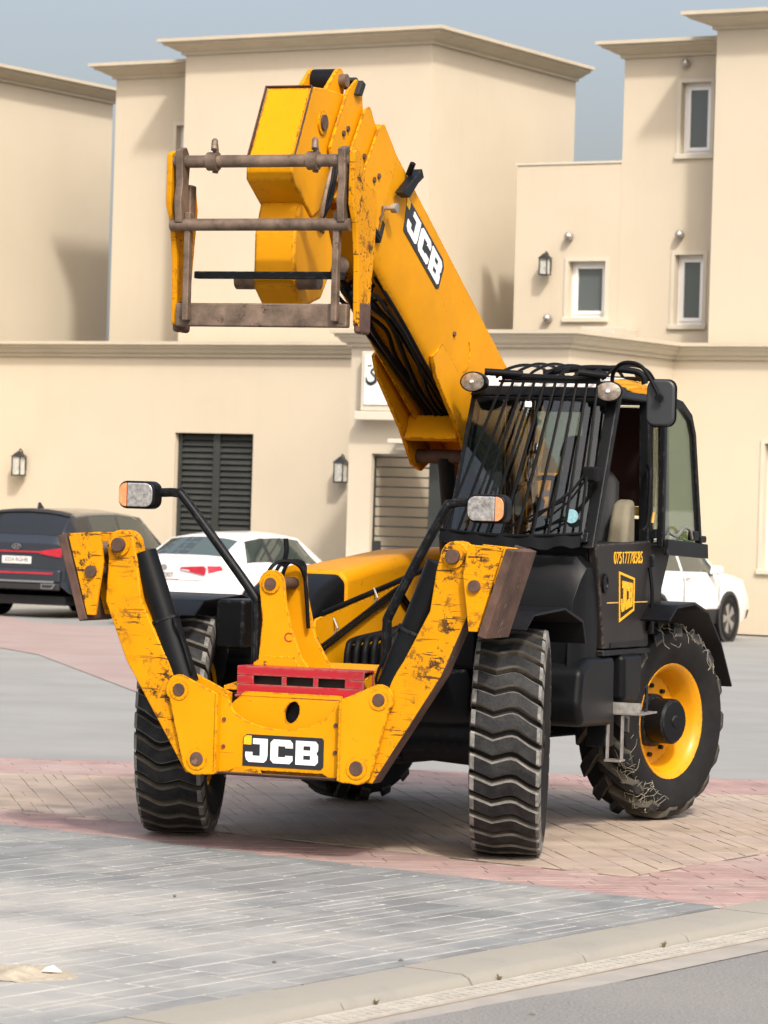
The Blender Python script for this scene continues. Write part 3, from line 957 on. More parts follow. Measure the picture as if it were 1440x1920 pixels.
# --- wheels
WAVE = [(-1.1, .05), (-.95, .05), (-.7, .032), (-.35, .004), (-.1, .018), (.15, .034), (.35, .024), (.7, -.022), (1.0, -.052), (1.1, -.055)]
def wave(s):
    for (a, b), (c, d) in zip(WAVE, WAVE[1:]):
        if s <= c:
            return b + (d - b) * (s - a) / (c - a)
    return WAVE[-1][1]
def tyre_mesh(Rt, W, kind):
    mb = MB()
    h = W / 2
    hl = 0.042 if kind == 'front' else 0.046
    prof = [(.335, -h * .62), (.37, -h * .78), (.45, -h * .98), (.52, -h * 1.0), (Rt - .09, -h * (.96 if kind == 'front' else 1.0)), (Rt - hl - .012, -h * (.86 if kind == 'front' else .90)), (Rt - hl, -h * .6), (Rt - hl, 0)]
    prof = prof + [(r, -y) for r, y in prof[-2::-1]]
    mb.lathe(prof, 72, 0)
    N = 32 if kind == 'front' else 16
    for k in range(N):
        a0 = 2 * math.pi * k / N
        jobs = [(1, 0.0)] if kind == 'front' else [(1, 0.0), (-1, math.pi / N)]
        for sgn, da in jobs:
            rows = []
            if kind == 'front':
                S = [-1.035, -.985, -.86, -.7, -.5, -.35, -.15, .05, .2, .35, .5, .7, .9, .985, 1.035]
            else:
                S = [sgn * t for t in (1.012, .93, .75, .5, .25, .05, -.06)]
            for s in S:
                if kind == 'front':
                    off = wave(s) / Rt
                    tw, bw_ = .093, .104
                else:
                    off = 0.34 * (1 - abs(s)) if s * sgn > 0 else 0.34
                    tw, bw_ = (.105 if abs(s) > .3 else .09), .14
                rt = Rt - .010 * s * s
                rb = Rt - hl - .012
                if abs(s) > 1.0:
                    rt, rb = (Rt - .075, Rt - .11) if kind == 'front' else ((Rt - .155, Rt - .19) if abs(s) > 1.02 else (Rt - .065, Rt - .11))
                elif abs(s) > .9:
                    rt = Rt - (.014 if kind == 'front' else .026)
                    if kind == 'rear':
                        rb = Rt - .075
                y = s * h * .97
                c = a0 + da + off
                ch = .010
                q = []
                for (rad, tang) in ((rb, -bw_ / 2), (rt - ch, -tw / 2), (rt, -tw / 2 + ch), (rt, tw / 2 - ch), (rt - ch, tw / 2), (rb, bw_ / 2)):
                    an = c + tang / Rt
                    q.append((rad * math.cos(an), y, rad * math.sin(an)))
                rows.append(q)
            o = len(mb.v)
            for q in rows:
                mb.v += q
            for i in range(len(rows) - 1):
                for j in range(5):
                    f = (o + i * 6 + j, o + (i + 1) * 6 + j, o + (i + 1) * 6 + j + 1, o + i * 6 + j + 1)
                    mb.f.append(f if (kind == 'front' or sgn < 0) else f[::-1])
                    sm = (S[i] + S[i + 1]) / 2
                    mm = [2, 2, 1, 3, 2][j] if kind == 'front' else [2, 2, 1, 2, 2][j]
                    if kind == 'front' and j in (1, 2, 3) and (sm < -.84 or sm > .90):
                        mm = 4
                    mb.m.append(mm)
            for i, fl in ((0, False), (len(rows) - 1, True)):
                f = tuple(o + i * 6 + j for j in range(6))
                mb.f.append(f[::-1] if fl else f)
                mb.m.append(2)
    return mb
def make_wheel(kind):
    Rt, W = (0.647, 0.40) if kind == 'front' else (0.630, 0.395)
    rim = MB().lathe([(.335, -.135), (.372, -.155), (.375, -.14), (.345, -.12), (.32, -.06), (.31, .0), (.315, .05), (.33, .10), (.352, .125), (.376, .145), (.370, .160), (.350, .150), (.322, .110), (.300, .03), (.285, -.005), (.255, -.012), (.16, -.012), (.001, -.012)], 56)
    # the dish's raised ring
    w = rim.build('wheel', 'yellow_rim', None, smooth=40)
    t = tyre_mesh(Rt, W, kind).build('tyre', ['rubber', 'lug_top', 'lug_side_dark', 'lug_side', 'lug_worn'], w, smooth=35)
    MB().lathe([(.17, -.012), (.17, .03), (.145, .04), (.145, .17), (.13, .185), (.04, .188), (.035, .196), (.001, .196)], 36).build('hub', 'black_paint', w, smooth=35)
    for k in range(10):
        an = 2 * math.pi * (k + .5) / 10
        MB().cyl((.222 * math.cos(an), -.012, .222 * math.sin(an)), (.222 * math.cos(an), .014, .222 * math.sin(an)), .015, 6).build('wheel_bolt', 'black_paint', w)
    return w
wf = make_wheel('front')
wr = make_wheel('rear')
ST = R(16)
for i, (x, sgn, src) in enumerate(((1.375, 1, wf), (1.375, -1, wf), (-1.375, 1, wr), (-1.375, -1, wr))):
    w = src if i in (0, 2) else copy_tree(src)
    w.parent = tele
    st_ = ST if x > 0 else -ST
    w.rotation_euler = (0, 0, st_ + (0 if sgn > 0 else math.pi))
    if src is wf:
        w.rotation_euler = (0, 0, st_ + (0 if sgn > 0 else math.pi))
    w.location = (x, 1.02 * sgn, 0.647 if x > 0 else 0.630)
# --- chassis and axles
ch = MB()
ch.prism([(-2.35, .70), (-2.1, .52), (1.9, .52), (2.16, .60), (2.16, .90), (1.2, .98), (-.2, 1.0), (-2.35, 1.05)], 'y', -.40, .40)
part(ch, 'chassis', 'black_paint', bevel=.015)
for x in (1.375, -1.375):
    ax = MB()
    ax.tube([(x, -.86, .62), (x, -.55, .62), (x, -.25, .60), (x, 0, .57), (x, .25, .60), (x, .55, .62), (x, .86, .62)], [.13, .11, .13, .20, .13, .11, .13], 16)
    part(ax, 'axle', 'black_paint', smooth=50)
deck = MB()
deck.prism([(1.0, 1.0), (2.17, .905), (2.17, .93), (1.0, 1.025)], 'y', -.42, .42)
part(deck, 'deck_plate', 'yellow', bevel=.006)
# inner side plates and engine cover on the machine's right
sp_ = MB()
sp_.prism([(1.02, .90), (1.02, 1.02), (.80, 1.27), (.70, 1.285), (-.35, 1.43), (-1.05, 1.54), (-2.25, 1.66), (-2.3, .90)], 'y', -.445, -.42)
part(sp_, 'side_plate', 'yellow', bevel=.005)
sp2 = MB().prism([(.80, 1.03), (2.10, .935), (2.16, .99), (1.62, 1.13), (.9, 1.16)], 'y', .395, .42)
part(sp2, 'side_plate', 'yellow', bevel=.005)
rail = MB().tube([(.72, -.43, 1.30), (-.35, -.43, 1.452), (-1.2, -.43, 1.58)], .017, 6)
part(rail, 'cover_seal', 'black_bar', smooth=60)
hood = MB()
def hood_sec(x, zi, zo, yi, yo, zb):
    return [(x, yi, zb), (x, yi, zi - .05), (x, yi - .05, zi), (x, (yi + yo) / 2, (zi + zo) / 2 + .025), (x, yo + .08, zo), (x, yo, zo - .09), (x, yo, zb)]
def loft(secs, m=0, cap=True):
    mb = MB()
    k = len(secs[0])
    for q in secs:
        mb.v += q
    for i in range(len(secs) - 1):
        for j in range(k):
            j2 = (j + 1) % k
            mb.f.append((i * k + j, i * k + j2, (i + 1) * k + j2, (i + 1) * k + j))
            mb.m.append(m)
    if cap:
        mb.f += [tuple(range(k))[::-1], tuple((len(secs) - 1) * k + j for j in range(k))]
        mb.m += [m, m]
    return mb
hd = loft([hood_sec(.22, 1.55, 1.50, -.47, -1.12, 1.0), hood_sec(-.4, 1.615, 1.55, -.47, -1.14, 1.0), hood_sec(-1.15, 1.68, 1.60, -.47, -1.14, 1.0), hood_sec(-1.95, 1.70, 1.60, -.47, -1.12, 1.0)])
part(hd, 'engine_cover', 'yellow', bevel=.03, seg=3)
hb = loft([hood_sec(.93, 1.12, 1.12, -.50, -.98, .72), hood_sec(.80, 1.27, 1.24, -.49, -1.05, .72), hood_sec(.62, 1.36, 1.33, -.485, -1.08, .72), hood_sec(.50, 1.44, 1.40, -.48, -1.10, .72), hood_sec(.225, 1.535, 1.485, -.475, -1.11, .72)])
part(hb, 'air_intake_cover', 'black_plastic', bevel=.025, seg=3)
bb = MB().box(.2, 1.0, -1.08, -.50, .60, 1.02)
part(bb, 'side_tank', 'black_plastic', bevel=.04, seg=3)
part(MB().box(-2.0, .2, -1.14, -.46, .72, .998), 'side_tank', 'black_plastic', bevel=.03)
# pipes on the inner plate
for dz, r in ((0.0, .011), (-.030, .011)):
    part(MB().tube(smooth_path([(.78, -.405, 1.115 + dz), (.70, -.40, 1.13 + dz), (-.40, -.40, 1.425 + dz), (-.50, -.40, 1.435 + dz), (-.56, -.40, 1.40 + dz), (-.95, -.40, 1.20 + dz)], 5), r, 6), 'pipe', 'black_bar', smooth=60)
for k, (x, z) in enumerate(((.55, 1.21), (-.1, 1.385))):
    part(MB().tube([(x, -.418, z - .04), (x, -.39, z), (x, -.418, z + .06)], .008, 5), 'clip', 'steel')
for k in range(6):
    y = -.30 + k * .045
    part(MB().tube(smooth_path([(.62 - .03 * k, y, 1.0), (.60 - .03 * k, y, 1.09 + .008 * k), (.50 - .03 * k, y, 1.14 + .008 * k), (-.1, y, 1.18 + .006 * k), (-.9, y, 1.28)], 5), .0205, 8), 'hose', 'black_bar', smooth=60)
for k, (p0, p1, p2) in enumerate((((.83, -.41, 1.16), (.80, -.38, 1.05), (.72, -.40, 1.08)), ((.86, -.41, 1.14), (.90, -.36, 1.04), (.80, -.40, 1.06)))):
    part(MB().tube(smooth_path([p0, p1, p2], 6), .008, 5), 'hose', 'rust', smooth=60)
# front tower
def plate_x(poly, x0, x1, name, m, bev=.005, parent=tele, ms=None):
    return part(MB().prism(poly, 'x', x0, x1, 0, ms), name, m, parent, bevel=bev)
tw = [(-.40, .94), (-.36, 1.0), (-.28, 1.07), (-.262, 1.30), (-.285, 1.47)] + arc(-.212, 1.505, .078, 170, 20, 8)[0:] + [(-.125, 1.42), (-.085, 1.26), (-.02, 1.10), (.06, 1.0), (.10, .95)]
tower = plate_x(tw, 1.985, 2.015, 'boom_rest', 'yellow')
tw2 = [(-.38, .97), (-.28, 1.10), (-.262, 1.30), (-.285, 1.50)] + arc(-.212, 1.535, .075, 170, 20, 8) + [(-.125, 1.42), (-.07, 1.20), (.02, 1.05), (.16, .97)]
plate_x(tw2, 1.66, 1.69, 'rest_plate', 'yellow', parent=tower)
part(MB().cyl((1.64, -.212, 1.505), (2.035, -.212, 1.505), .035, 16), 'pin', 'rust', tower, smooth=50)
part(MB().cyl((2.016, -.212, 1.505), (2.026, -.212, 1.505), .055, 18), 'washer', 'yellow', tower, smooth=50)
plate_x([(-.30, 1.06), (-.24, 1.10), (-.06, 1.10), (0.0, 1.02), (-.02, .96), (-.34, .96)], 2.016, 2.028, 'doubler', 'yellow', parent=tower)
for k in range(3):
    part(MB().tube(smooth_path([(1.98 - .1 * k, -.30 + .03 * k, 1.0), (1.96 - .1 * k, -.315 + .02 * k, 1.35), (1.90 - .1 * k, -.26, 1.60), (1.80 - .06 * k, -.16, 1.62), (1.74, -.12, 1.52), (1.72, -.10, 1.25)], 6), .011, 6), 'hose', 'black_bar', tower, smooth=60)
part(MB().tube(smooth_path([(1.84, -.22, 1.60), (1.84, -.20, 1.68), (1.84, -.205, 1.76)], 4), [.014] * 8 + [.014], 6), 'hose_end', 'black_bar', tower, smooth=60)
# red cross bar with three slots
rb_ = MB()
y0, y1, zb, zt = -.335, .43, .885, 1.045
ys = [y0, -.235, -.065, -.035, .125, .155, .315, y1]
rb_.box(2.165, 2.18, y0, y1, .885, .945).box(2.165, 2.18, y0, y1, .993, 1.045)
for a, b in ((y0, -.235), (-.065, -.035), (.125, .155), (.315, y1)):
    rb_.box(2.166, 2.179, a, b, .945, .993)
rb_.box(2.03, 2.165, y0, y1, 1.033, 1.0455).box(2.02, 2.032, y0, y1, .93, 1.0455).box(2.178, 2.215, y0 + .004, y1 - .004, .872, .886)
part(rb_, 'cross_bar', 'red', bevel=.004)
part(MB().box(2.06, 2.12, y0 + .02, y1 - .02, .915, 1.02), 'cross_bar_core', 'dark')
# --- stabiliser beam
def ztop(y):
    t = max(0.0, 1 - ((y + .0) / .33) ** 2)
    return .885 - .175 * math.sqrt(t)
fp = [(-.385, .455), (-.32, .455), (-.28, .475), (.26, .475), (.30, .452), (.37, .445), (.37, .885)] + [(y, ztop(y)) for y in [.33 - .66 * i / 16 for i in range(17)]] + [(-.385, .895)]
beam = plate_x(fp, 2.30, 2.325, 'stabiliser_beam', 'yellow')
# back plate with an oval hole
hole = [(.02 + .045 * math.cos(a) + .012 * math.sin(a), .80 + .062 * math.sin(a)) for a in [2 * math.pi * i / 18 for i in range(18)]]
outer = [(-.38, .46), (.365, .46), (.365, .90), (-.38, .91)]
# frame with hole: top, bottom, and the two sides round the hole
mbp = MB()
oc = [(.365, .80), (.365, .90), (.02, .905), (-.38, .91), (-.38, .80), (-.38, .46), (.02, .46), (.365, .46)]
ring = []
for i in range(18):
    a = 2 * math.pi * i / 18
    cx, cy = math.cos(a), math.sin(a)
    sx = (.345 if cx > 0 else .40) / max(1e-6, abs(cx))
    sy = (.105 if cy > 0 else .34) / max(1e-6, abs(cy))
    k = min(sx, sy)
    ring.append((.02 + cx * k, .80 + cy * k))
for X in (2.215, 2.195):
    mbp.v += [(X, y, z) for y, z in hole] + [(X, y, z) for y, z in ring]
for i in range(18):
    j = (i + 1) % 18
    mbp.f += [(i, 18 + i, 18 + j, j), (36 + i, 36 + j, 54 + j, 54 + i), (i, j, 36 + j, 36 + i), (18 + i, 54 + i, 54 + j, 18 + j)]
    mbp.m += [0] * 4
part(mbp, 'back_plate', 'yellow', beam)
plate_x([(-.38, .462), (.365, .462), (.365, .50), (-.38, .50)], 2.06, 2.30, 'beam_floor', 'yellow', parent=beam)
lip = MB()
lip.prism([(2.30, .445), (2.39, .455), (2.395, .462), (2.30, .462)], 'y', -.35, .34)
part(lip, 'lower_flange', 'rust', beam)
fl = MB().prism([(2.06, .44), (2.30, .44), (2.30, .459), (2.06, .459)], 'y', -.38, .365)
part(fl, 'beam_underside', 'rust', beam)
plate_x([(-.30, .46), (-.10, .46), (-.12, .487), (-.26, .487)], 2.326, 2.332, 'flange_patch', 'yellow_worn', parent=beam)
# decal
dec = plate_x([(-.222, .50), (.248, .50), (.262, .515), (.262, .662), (.25, .675), (-.20, .675), (-.222, .655)], 2.325, 2.329, 'decal', 'decal_black', 0, beam)
lt = letters(MB(), 'JCB', (2.329, -.205, .522), (0, 1, 0), (0, 0, 1), .133, .132, .018, (1, 0, 0), .003)
part(lt, 'decal_letters', 'white_letter', beam)
plate_x([(-.216, .618), (-.17, .618), (-.17, .668), (-.20, .668), (-.216, .655)], 2.329, 2.332, 'decal_square', 'yellow_letter', 0, beam)
# --- stabiliser legs with brackets, rams and pads (built for the left, mirrored for the right)
def stabiliser(sg):
    def m(p):
        return [(sg * y, z) for y, z in p]
    brk = [(.37, .445), (.40, .44)] + arc(.478, .525, .092, 250, 345, 6) + [(.66, .86)] + arc(.598, .905, .085, 330, 460, 7) + [(.42, .915), (.37, .895)]
    leg = [(.47, .455), (.56, .44), (.945, 1.05), (1.085, 1.38), (1.075, 1.62)] + arc(1.0, 1.70, .085, 0, 180, 8) + [(.895, 1.62), (.865, 1.40), (.72, 1.12), (.575, .90), (.455, .60)]
    n = len(leg)
    ms = [1 if i in (0, 1, 2, 3) else 0 for i in range(n)]
    L_ = MB().prism(m(leg), 'x', 2.205, 2.345, 0, ms if sg > 0 else ms)
    # outer faces rusted: decide by geometry
    L_.m = []
    for f in L_.f:
        ys_ = [sg * L_.v[i][1] for i in f]
        zs_ = [L_.v[i][2] for i in f]
        out = False
        if len(f) == 4:
            ym, zm = sum(ys_) / 4, sum(zs_) / 4
            line = .56 + (zm - .44) * .63 if zm < 1.05 else .945 + (zm - 1.05) * .424
            out = zm < 1.5 and ym > line - .03
        L_.m.append(1 if out else 0)
    lg = L_.build('stabiliser_leg', ['yellow_worn', 'rust'], tele, bevel=.010)
    for x0, x1 in ((2.352, 2.376), (2.172, 2.196)):
        plate_x(m(brk), x0, x1, 'bracket', 'yellow', .005, lg)
    # bracket web back to the beam
    part(MB().box(2.172, 2.376, sg * .362, sg * .384, .448, .895), 'web', 'yellow', lg, bevel=.004)
    for (y, z, r) in ((.478, .525, .040), (.598, .905, .036)):
        part(MB().cyl((2.16, sg * y, z), (2.388, sg * y, z), r, 20), 'pin', 'rust', lg, smooth=50, bevel=.004)
        part(MB().lathe([(r + .002, -.008), (r + .024, -.008), (r + .024, .006), (r + .002, .006)], 24).build('boss', 'yellow', lg, loc=(2.378, sg * y, z), rot=(0, 0, R(90)), smooth=40) if False else MB().cyl((2.377, sg * y, z), (2.381, sg * y, z), r + .022, 22), 'boss', 'yellow', lg, smooth=40)
    part(MB().cyl((2.16, sg * 1.0, 1.70), (2.392, sg * 1.0, 1.70), .040, 20), 'pin', 'rust', lg, smooth=50, bevel=.004)
    part(MB().cyl((2.346, sg * 1.0, 1.70), (2.362, sg * 1.0, 1.70), .062, 22), 'boss', 'yellow_worn', lg, smooth=40)
    # ram
    a, b = Vector((2.27, sg * .598, .905)), Vector((2.27, sg * .885, 1.66))
    d = (b - a).normalized()
    part(MB().cyl(a + d * .03, a + d * .40, .078, 24), 'ram_cylinder', 'black_paint', lg, smooth=50)
    part(MB().cyl(a + d * .40, a + d * .415, .086, 24), 'ram_gland', 'black_paint', lg, smooth=50)
    part(MB().cyl(a + d * .415, b, .070, 24), 'ram_cover', 'black_plastic', lg, smooth=50)
    off = Vector((.05, -sg * .085, 0))
    part(MB().tube(smooth_path([a + off * .4 + d * .05, a + off + d * .12, a + off + d * .3, a + off + d * .38 + Vector((.02, 0, 0)), a + d * .42 + off * .8], 5), .009, 6), 'hose', 'black_bar', lg, smooth=60)
    # pad: rusty foot plate with yellow ears
    q = [(1.165, 1.275), (1.315, 1.755), (1.365, 1.74), (1.215, 1.262)]
    pd = MB().prism(m(q), 'x', 2.03, 2.41).build('foot_pad', 'rust', tele, bevel=.006)
    for x0, x1 in ((2.03, 2.046),):
        plate_x(m([(1.12, 1.30), (1.165, 1.276), (1.312, 1.752), (1.24, 1.77)]), x0, x1, 'pad_lip', 'rust', .003, pd)
    ear = [(.965, 1.76), (1.0, 1.795), (1.06, 1.80), (1.18, 1.80), (1.31, 1.75), (1.17, 1.29), (1.12, 1.29), (1.10, 1.42), (1.085, 1.60), (.97, 1.64)]
    for x0, x1 in ((2.16, 2.184), (2.386, 2.41)):
        plate_x(m([(1.075, 1.60), (1.10, 1.77), (1.30, 1.755), (1.165, 1.30), (1.115, 1.30), (1.10, 1.42)]), x0, x1, 'ear', 'yellow_worn', .004, pd)
    part(MB().cyl((2.13, sg * 1.145, 1.545), (2.43, sg * 1.145, 1.545), .034, 18), 'pin', 'rust', pd, smooth=50)
    part(MB().cyl((2.22, sg * 1.0, 1.70), (2.22, sg * 1.20, 1.66), .045, 14), 'link', 'rust_steel', pd, smooth=50)
    return lg
for sg_ in (1, -1):
    stabiliser(sg_)
# --- lamp arms
def lamp_arm(pts, lc, sg):
    a = part(MB().tube(smooth_path(pts, 5), .027, 10), 'lamp_arm', 'black_paint', smooth=60)
    x, y, z = lc
    body = MB().prism(rrect(y - .118, y + .118, z - .082, z + .078, .05), 'x', x - .09, x + .02)
    part(body, 'lamp_housing', 'black_plastic', a, bevel=.02, seg=3)
    w = .118
    sp = y + sg * .055
    lens = [(p[0], p[1]) for p in rrect(y - .105, y + .105, z - .070, z + .066, .045)]
    clear = clip(lens, [(sg, 0, sg * sp - .002)])
    amber = clip(lens, [(-sg, 0, -sg * sp - .002)])
    part(MB().prism(clear, 'x', x + .021, x + .034), 'lens', 'lens_clear', a, bevel=.008)
    part(MB().prism(amber, 'x', x + .021, x + .034), 'indicator_lens', 'lens_orange', a, bevel=.008)
    return a
lamp_arm([(2.0, .49, .95), (2.0, .49, 1.15), (2.0, .488, 1.30), (2.0, .52, 1.40), (2.0, .80, 1.93), (2.0, .85, 1.985), (2.0, .95, 2.0)], (2.02, 1.065, 1.965), 1)
lamp_arm([(1.96, -.32, .95), (1.96, -.32, 1.2), (1.96, -.325, 1.38), (1.96, -.36, 1.46), (1.96, -.78, 1.96), (1.96, -.84, 2.0), (1.96, -.93, 2.0)], (1.99, -1.07, 1.985), -1)
# --- mudguards
def guard(xc, zc, r, y0, y1, a0, a1, n=10, t=.012, lip=.05):
    mb = MB()
    for rr_, yy0, yy1 in ((r, y0, y1),):
        for i in range(n + 1):
            a = R(a0 + (a1 - a0) * i / n)
            c, s = math.cos(a), math.sin(a)
            mb.v += [(xc + (r) * c, y0, zc + r * s), (xc + r * c, y1, zc + r * s), (xc + (r + t) * c, y1, zc + (r + t) * s), (xc + (r + t) * c, y0, zc + (r + t) * s)]
        for i in range(n):
            o = i * 4
            for j in range(4):
                j2 = (j + 1) % 4
                mb.f.append((o + j, o + 4 + j, o + 4 + j2, o + j2))
                mb.m.append(0)
        mb.f += [(0, 1, 2, 3), tuple(n * 4 + k for k in (3, 2, 1, 0))]
        mb.m += [0, 0]
    return mb
g1_ = MB().prism([(1.85, 1.30), (1.70, 1.385), (1.15, 1.41), (.80, 1.33), (.74, 1.20), (.76, 1.19), (.82, 1.315), (1.15, 1.395), (1.70, 1.37), (1.84, 1.29)], 'y', .80, 1.25)
part(g1_, 'mudguard', 'black_plastic', bevel=.006)
g2_ = MB().prism([(1.85, 1.30), (1.70, 1.385), (1.15, 1.41), (.80, 1.33), (.74, 1.20), (.76, 1.19), (.82, 1.315), (1.15, 1.395), (1.70, 1.37), (1.84, 1.29)], 'y', -1.25, -.76)
part(g2_, 'mudguard', 'black_plastic', bevel=.006)
part(MB().box(1.2, 1.5, -.78, -.60, 1.10, 1.39), 'mudguard_bracket', 'black_paint', bevel=.02)
part(MB().box(1.1, 1.4, .42, .80, 1.05, 1.385), 'mudguard_bracket', 'black_paint', bevel=.02)
for sgn in (1, -1):
    prof = [(-.72, 1.30), (-.90, 1.385), (-1.3, 1.40), (-1.62, 1.335), (-1.95, 1.12), (-2.24, .83), (-2.225, .82), (-1.94, 1.10), (-1.61, 1.315), (-1.3, 1.38), (-.90, 1.365), (-.73, 1.285)]
    part(MB().prism(prof, 'y', min(sgn * .80, sgn * 1.32), max(sgn * .80, sgn * 1.32)), 'mudguard', 'black_plastic', bevel=.006)
    part(MB().prism([(-.72, 1.30), (-.90, 1.385), (-1.3, 1.40), (-1.62, 1.335), (-1.95, 1.12), (-2.24, .83), (-2.16, .80), (-1.90, 1.06), (-1.58, 1.26), (-1.3, 1.32), (-.92, 1.31), (-.78, 1.26)], 'y', min(sgn * .79, sgn * .805), max(sgn * .79, sgn * .805)), 'mudguard_side', 'black_plastic')
# --- side tank and steps under the cab
tk_ = MB().prism([(.42, .68), (.50, .80), (.46, 1.02), (.30, 1.09), (-.20, 1.09), (-.22, .66)], 'y', .45, 1.14)
part(tk_, 'fuel_tank', 'black_plastic', bevel=.045, seg=3)
part(MB().prism([(-.30, .80), (-.28, 1.09), (-.68, 1.09), (-.66, .86), (-.60, .78)], 'y', .45, 1.17), 'battery_box', 'black_plastic', bevel=.04, seg=3)
stp = part(MB().box(-.58, -.24, 1.02, 1.30, .725, .737), 'step', 'steel', bevel=.003)
part(MB().prism([(-.24, .738), (-.25, .80), (-.262, .80), (-.252, .738)], 'y', 1.02, 1.29), 'step_edge', 'steel', stp)
for y in (1.05, 1.25):
    part(MB().box(-.50, -.46, y, y + .012, .737, .90), 'step_bracket', 'black_paint', stp)
s2 = MB()
s2.box(-.30, -.25, 1.075, 1.083, .45, .72).box(-.30, -.25, 1.167, 1.175, .45, .72).box(-.34, -.22, 1.075, 1.175, .436, .449)
part(s2, 'step', 'steel', bevel=.002)
part(MB().box(-.40, -.25, .95, 1.08, .52, .72), 'step_bracket', 'black_paint', bevel=.01)
# --- cab
YI, YO = .165, 1.13
def apx(z):     # front face of the cab at height z
    return .30 - (z - 1.78) * .47
cab = part(MB().prism([(-1.30, 1.09), (.00, 1.09), (.05, 1.14), (.20, 1.72), (.20, 1.775), (-1.38, 1.775), (-1.38, 1.45)], 'y', YI, YO - .06), 'cab', 'black_paint', bevel=.012)
nose = loft([[(x, YI + i1, zb), (x, YI + i1, zt - .07), (x, YI + i1 + .07, zt), (x, YO - i2 - .07, zt), (x, YO - i2, zt - .07), (x, YO - i2, zb)] for x, i1, i2, zb, zt in ((.10, .0, .02, .90, 1.70), (.30, .0, .03, .92, 1.69), (.36, .02, .05, .95, 1.62), (.40, .05, .08, .98, 1.50), (.42, .08, .10, 1.0, 1.30), (.38, .10, .14, 1.02, 1.05))])
part(nose, 'cab_nose', 'black_plastic', cab, bevel=.03, seg=3)
# lower door skin
door_poly = [(.02, 1.13), (.13, 1.50), (.235, 1.765), (-.90, 1.785), (-.90, 1.12)]
door = part(MB().prism(door_poly, 'y', YO - .055, YO), 'door', 'door_panel', tele, bevel=.012)
part(MB().prism([(-.915, 1.765), (-.905, 1.40), (-1.02, 1.36), (-1.14, 1.37), (-1.42, 1.765)], 'y', YO - .055, YO - .012), 'rear_panel', 'door_panel', cab, bevel=.01)
part(MB().prism([(.05, 1.09), (.05, 1.125), (-.93, 1.115), (-.93, 1.08)], 'y', YO - .10, YO + .01), 'door_sill', 'black_paint', cab, bevel=.008)
for z0, z1 in ((1.62, 1.70), (1.20, 1.30)):
    part(MB().box(-.95, -.89, YO - .05, YO + .025, z0, z1), 'hinge', 'black_paint', door, bevel=.008)
part(MB().lathe([(.001, -.02), (.045, -.02), (.055, 0), (.055, .012), (.04, .012), (.035, .0), (.001, .0)], 20).build('handle_cup', 'black_plastic', door, loc=(.055, YO + .004, 1.53), smooth=40) and MB().box(.035, .075, YO + .004, YO + .012, 1.47, 1.59), 'door_handle', 'black_plastic', door, bevel=.004)
part(MB().tube(smooth_path([(-.86, YO + .01, 1.62), (-.865, YO + .03, 1.45), (-.87, YO + .02, 1.30), (-.86, YO + .01, 1.22)], 5), .012, 6), 'door_cable', 'black_bar', door, smooth=60)
part(MB().prism([(-.10, 1.135), (-.88, 1.135), (-.88, 1.165), (-.10, 1.165)], 'y', YO, YO + .006), 'door_trim', 'black_paint', door)
# door lettering
mtx = frame((-.43, YO + .001, 1.678), (-1, 0, 0), (0, 0, 1))
text_obj('phone_number', '07517778585', .108, mtx, 'yellow_letter', door, .0015, 1.02)
lp = [(-.24, 1.60), (-.57, 1.555), (-.575, 1.355), (-.27, 1.288)]
def ring_poly(pts, w):
    cx, cz = sum(p[0] for p in pts) / 4, sum(p[1] for p in pts) / 4
    inn = [(cx + (p[0] - cx) * (1 - w * 1.0), cz + (p[1] - cz) * (1 - w)) for p in pts]
    mb = MB()
    for y in (YO + .001, YO + .004):
        mb.v += [(p[0], y, p[1]) for p in pts] + [(p[0], y, p[1]) for p in inn]
    for i in range(4):
        j = (i + 1) % 4
        mb.f += [(i, j, 4 + j, 4 + i), (8 + i, 12 + i, 12 + j, 8 + j), (i, 8 + i, 8 + j, j), (4 + i, 4 + j, 12 + j, 12 + i)]
        mb.m += [0] * 4
    return mb
part(ring_poly(lp, .12), 'emblem_border', 'yellow_letter', door)
eb = MB()
def lerp2(u, v):
    a = (lp[0][0] + (lp[1][0] - lp[0][0]) * u, lp[0][1] + (lp[1][1] - lp[0][1]) * u)
    b = (lp[3][0] + (lp[2][0] - lp[3][0]) * u, lp[3][1] + (lp[2][1] - lp[3][1]) * u)
    return (b[0] + (a[0] - b[0]) * v, b[1] + (a[1] - b[1]) * v)
for k, chh in enumerate('JCB'):
    for poly in LET[chh]:
        pts = [lerp2(.13 + k * .255 + p[0] * .225, .17 + p[1] * .66) for p in poly]
        eb.prism(pts, 'y', YO + .001, YO + .005)
part(eb, 'emblem_letters', 'yellow_letter', door)
part(MB().prism([(-.02, 1.415), (-.24, 1.413), (-.24, 1.405), (-.02, 1.407)], 'y', YO + .0005, YO + .003), 'door_stripe', 'gold_fringe', door)
part(MB().prism([(-.56, 1.41), (-.86, 1.408), (-.86, 1.40), (-.56, 1.402)], 'y', YO + .0005, YO + .003), 'door_stripe', 'gold_fringe', door)
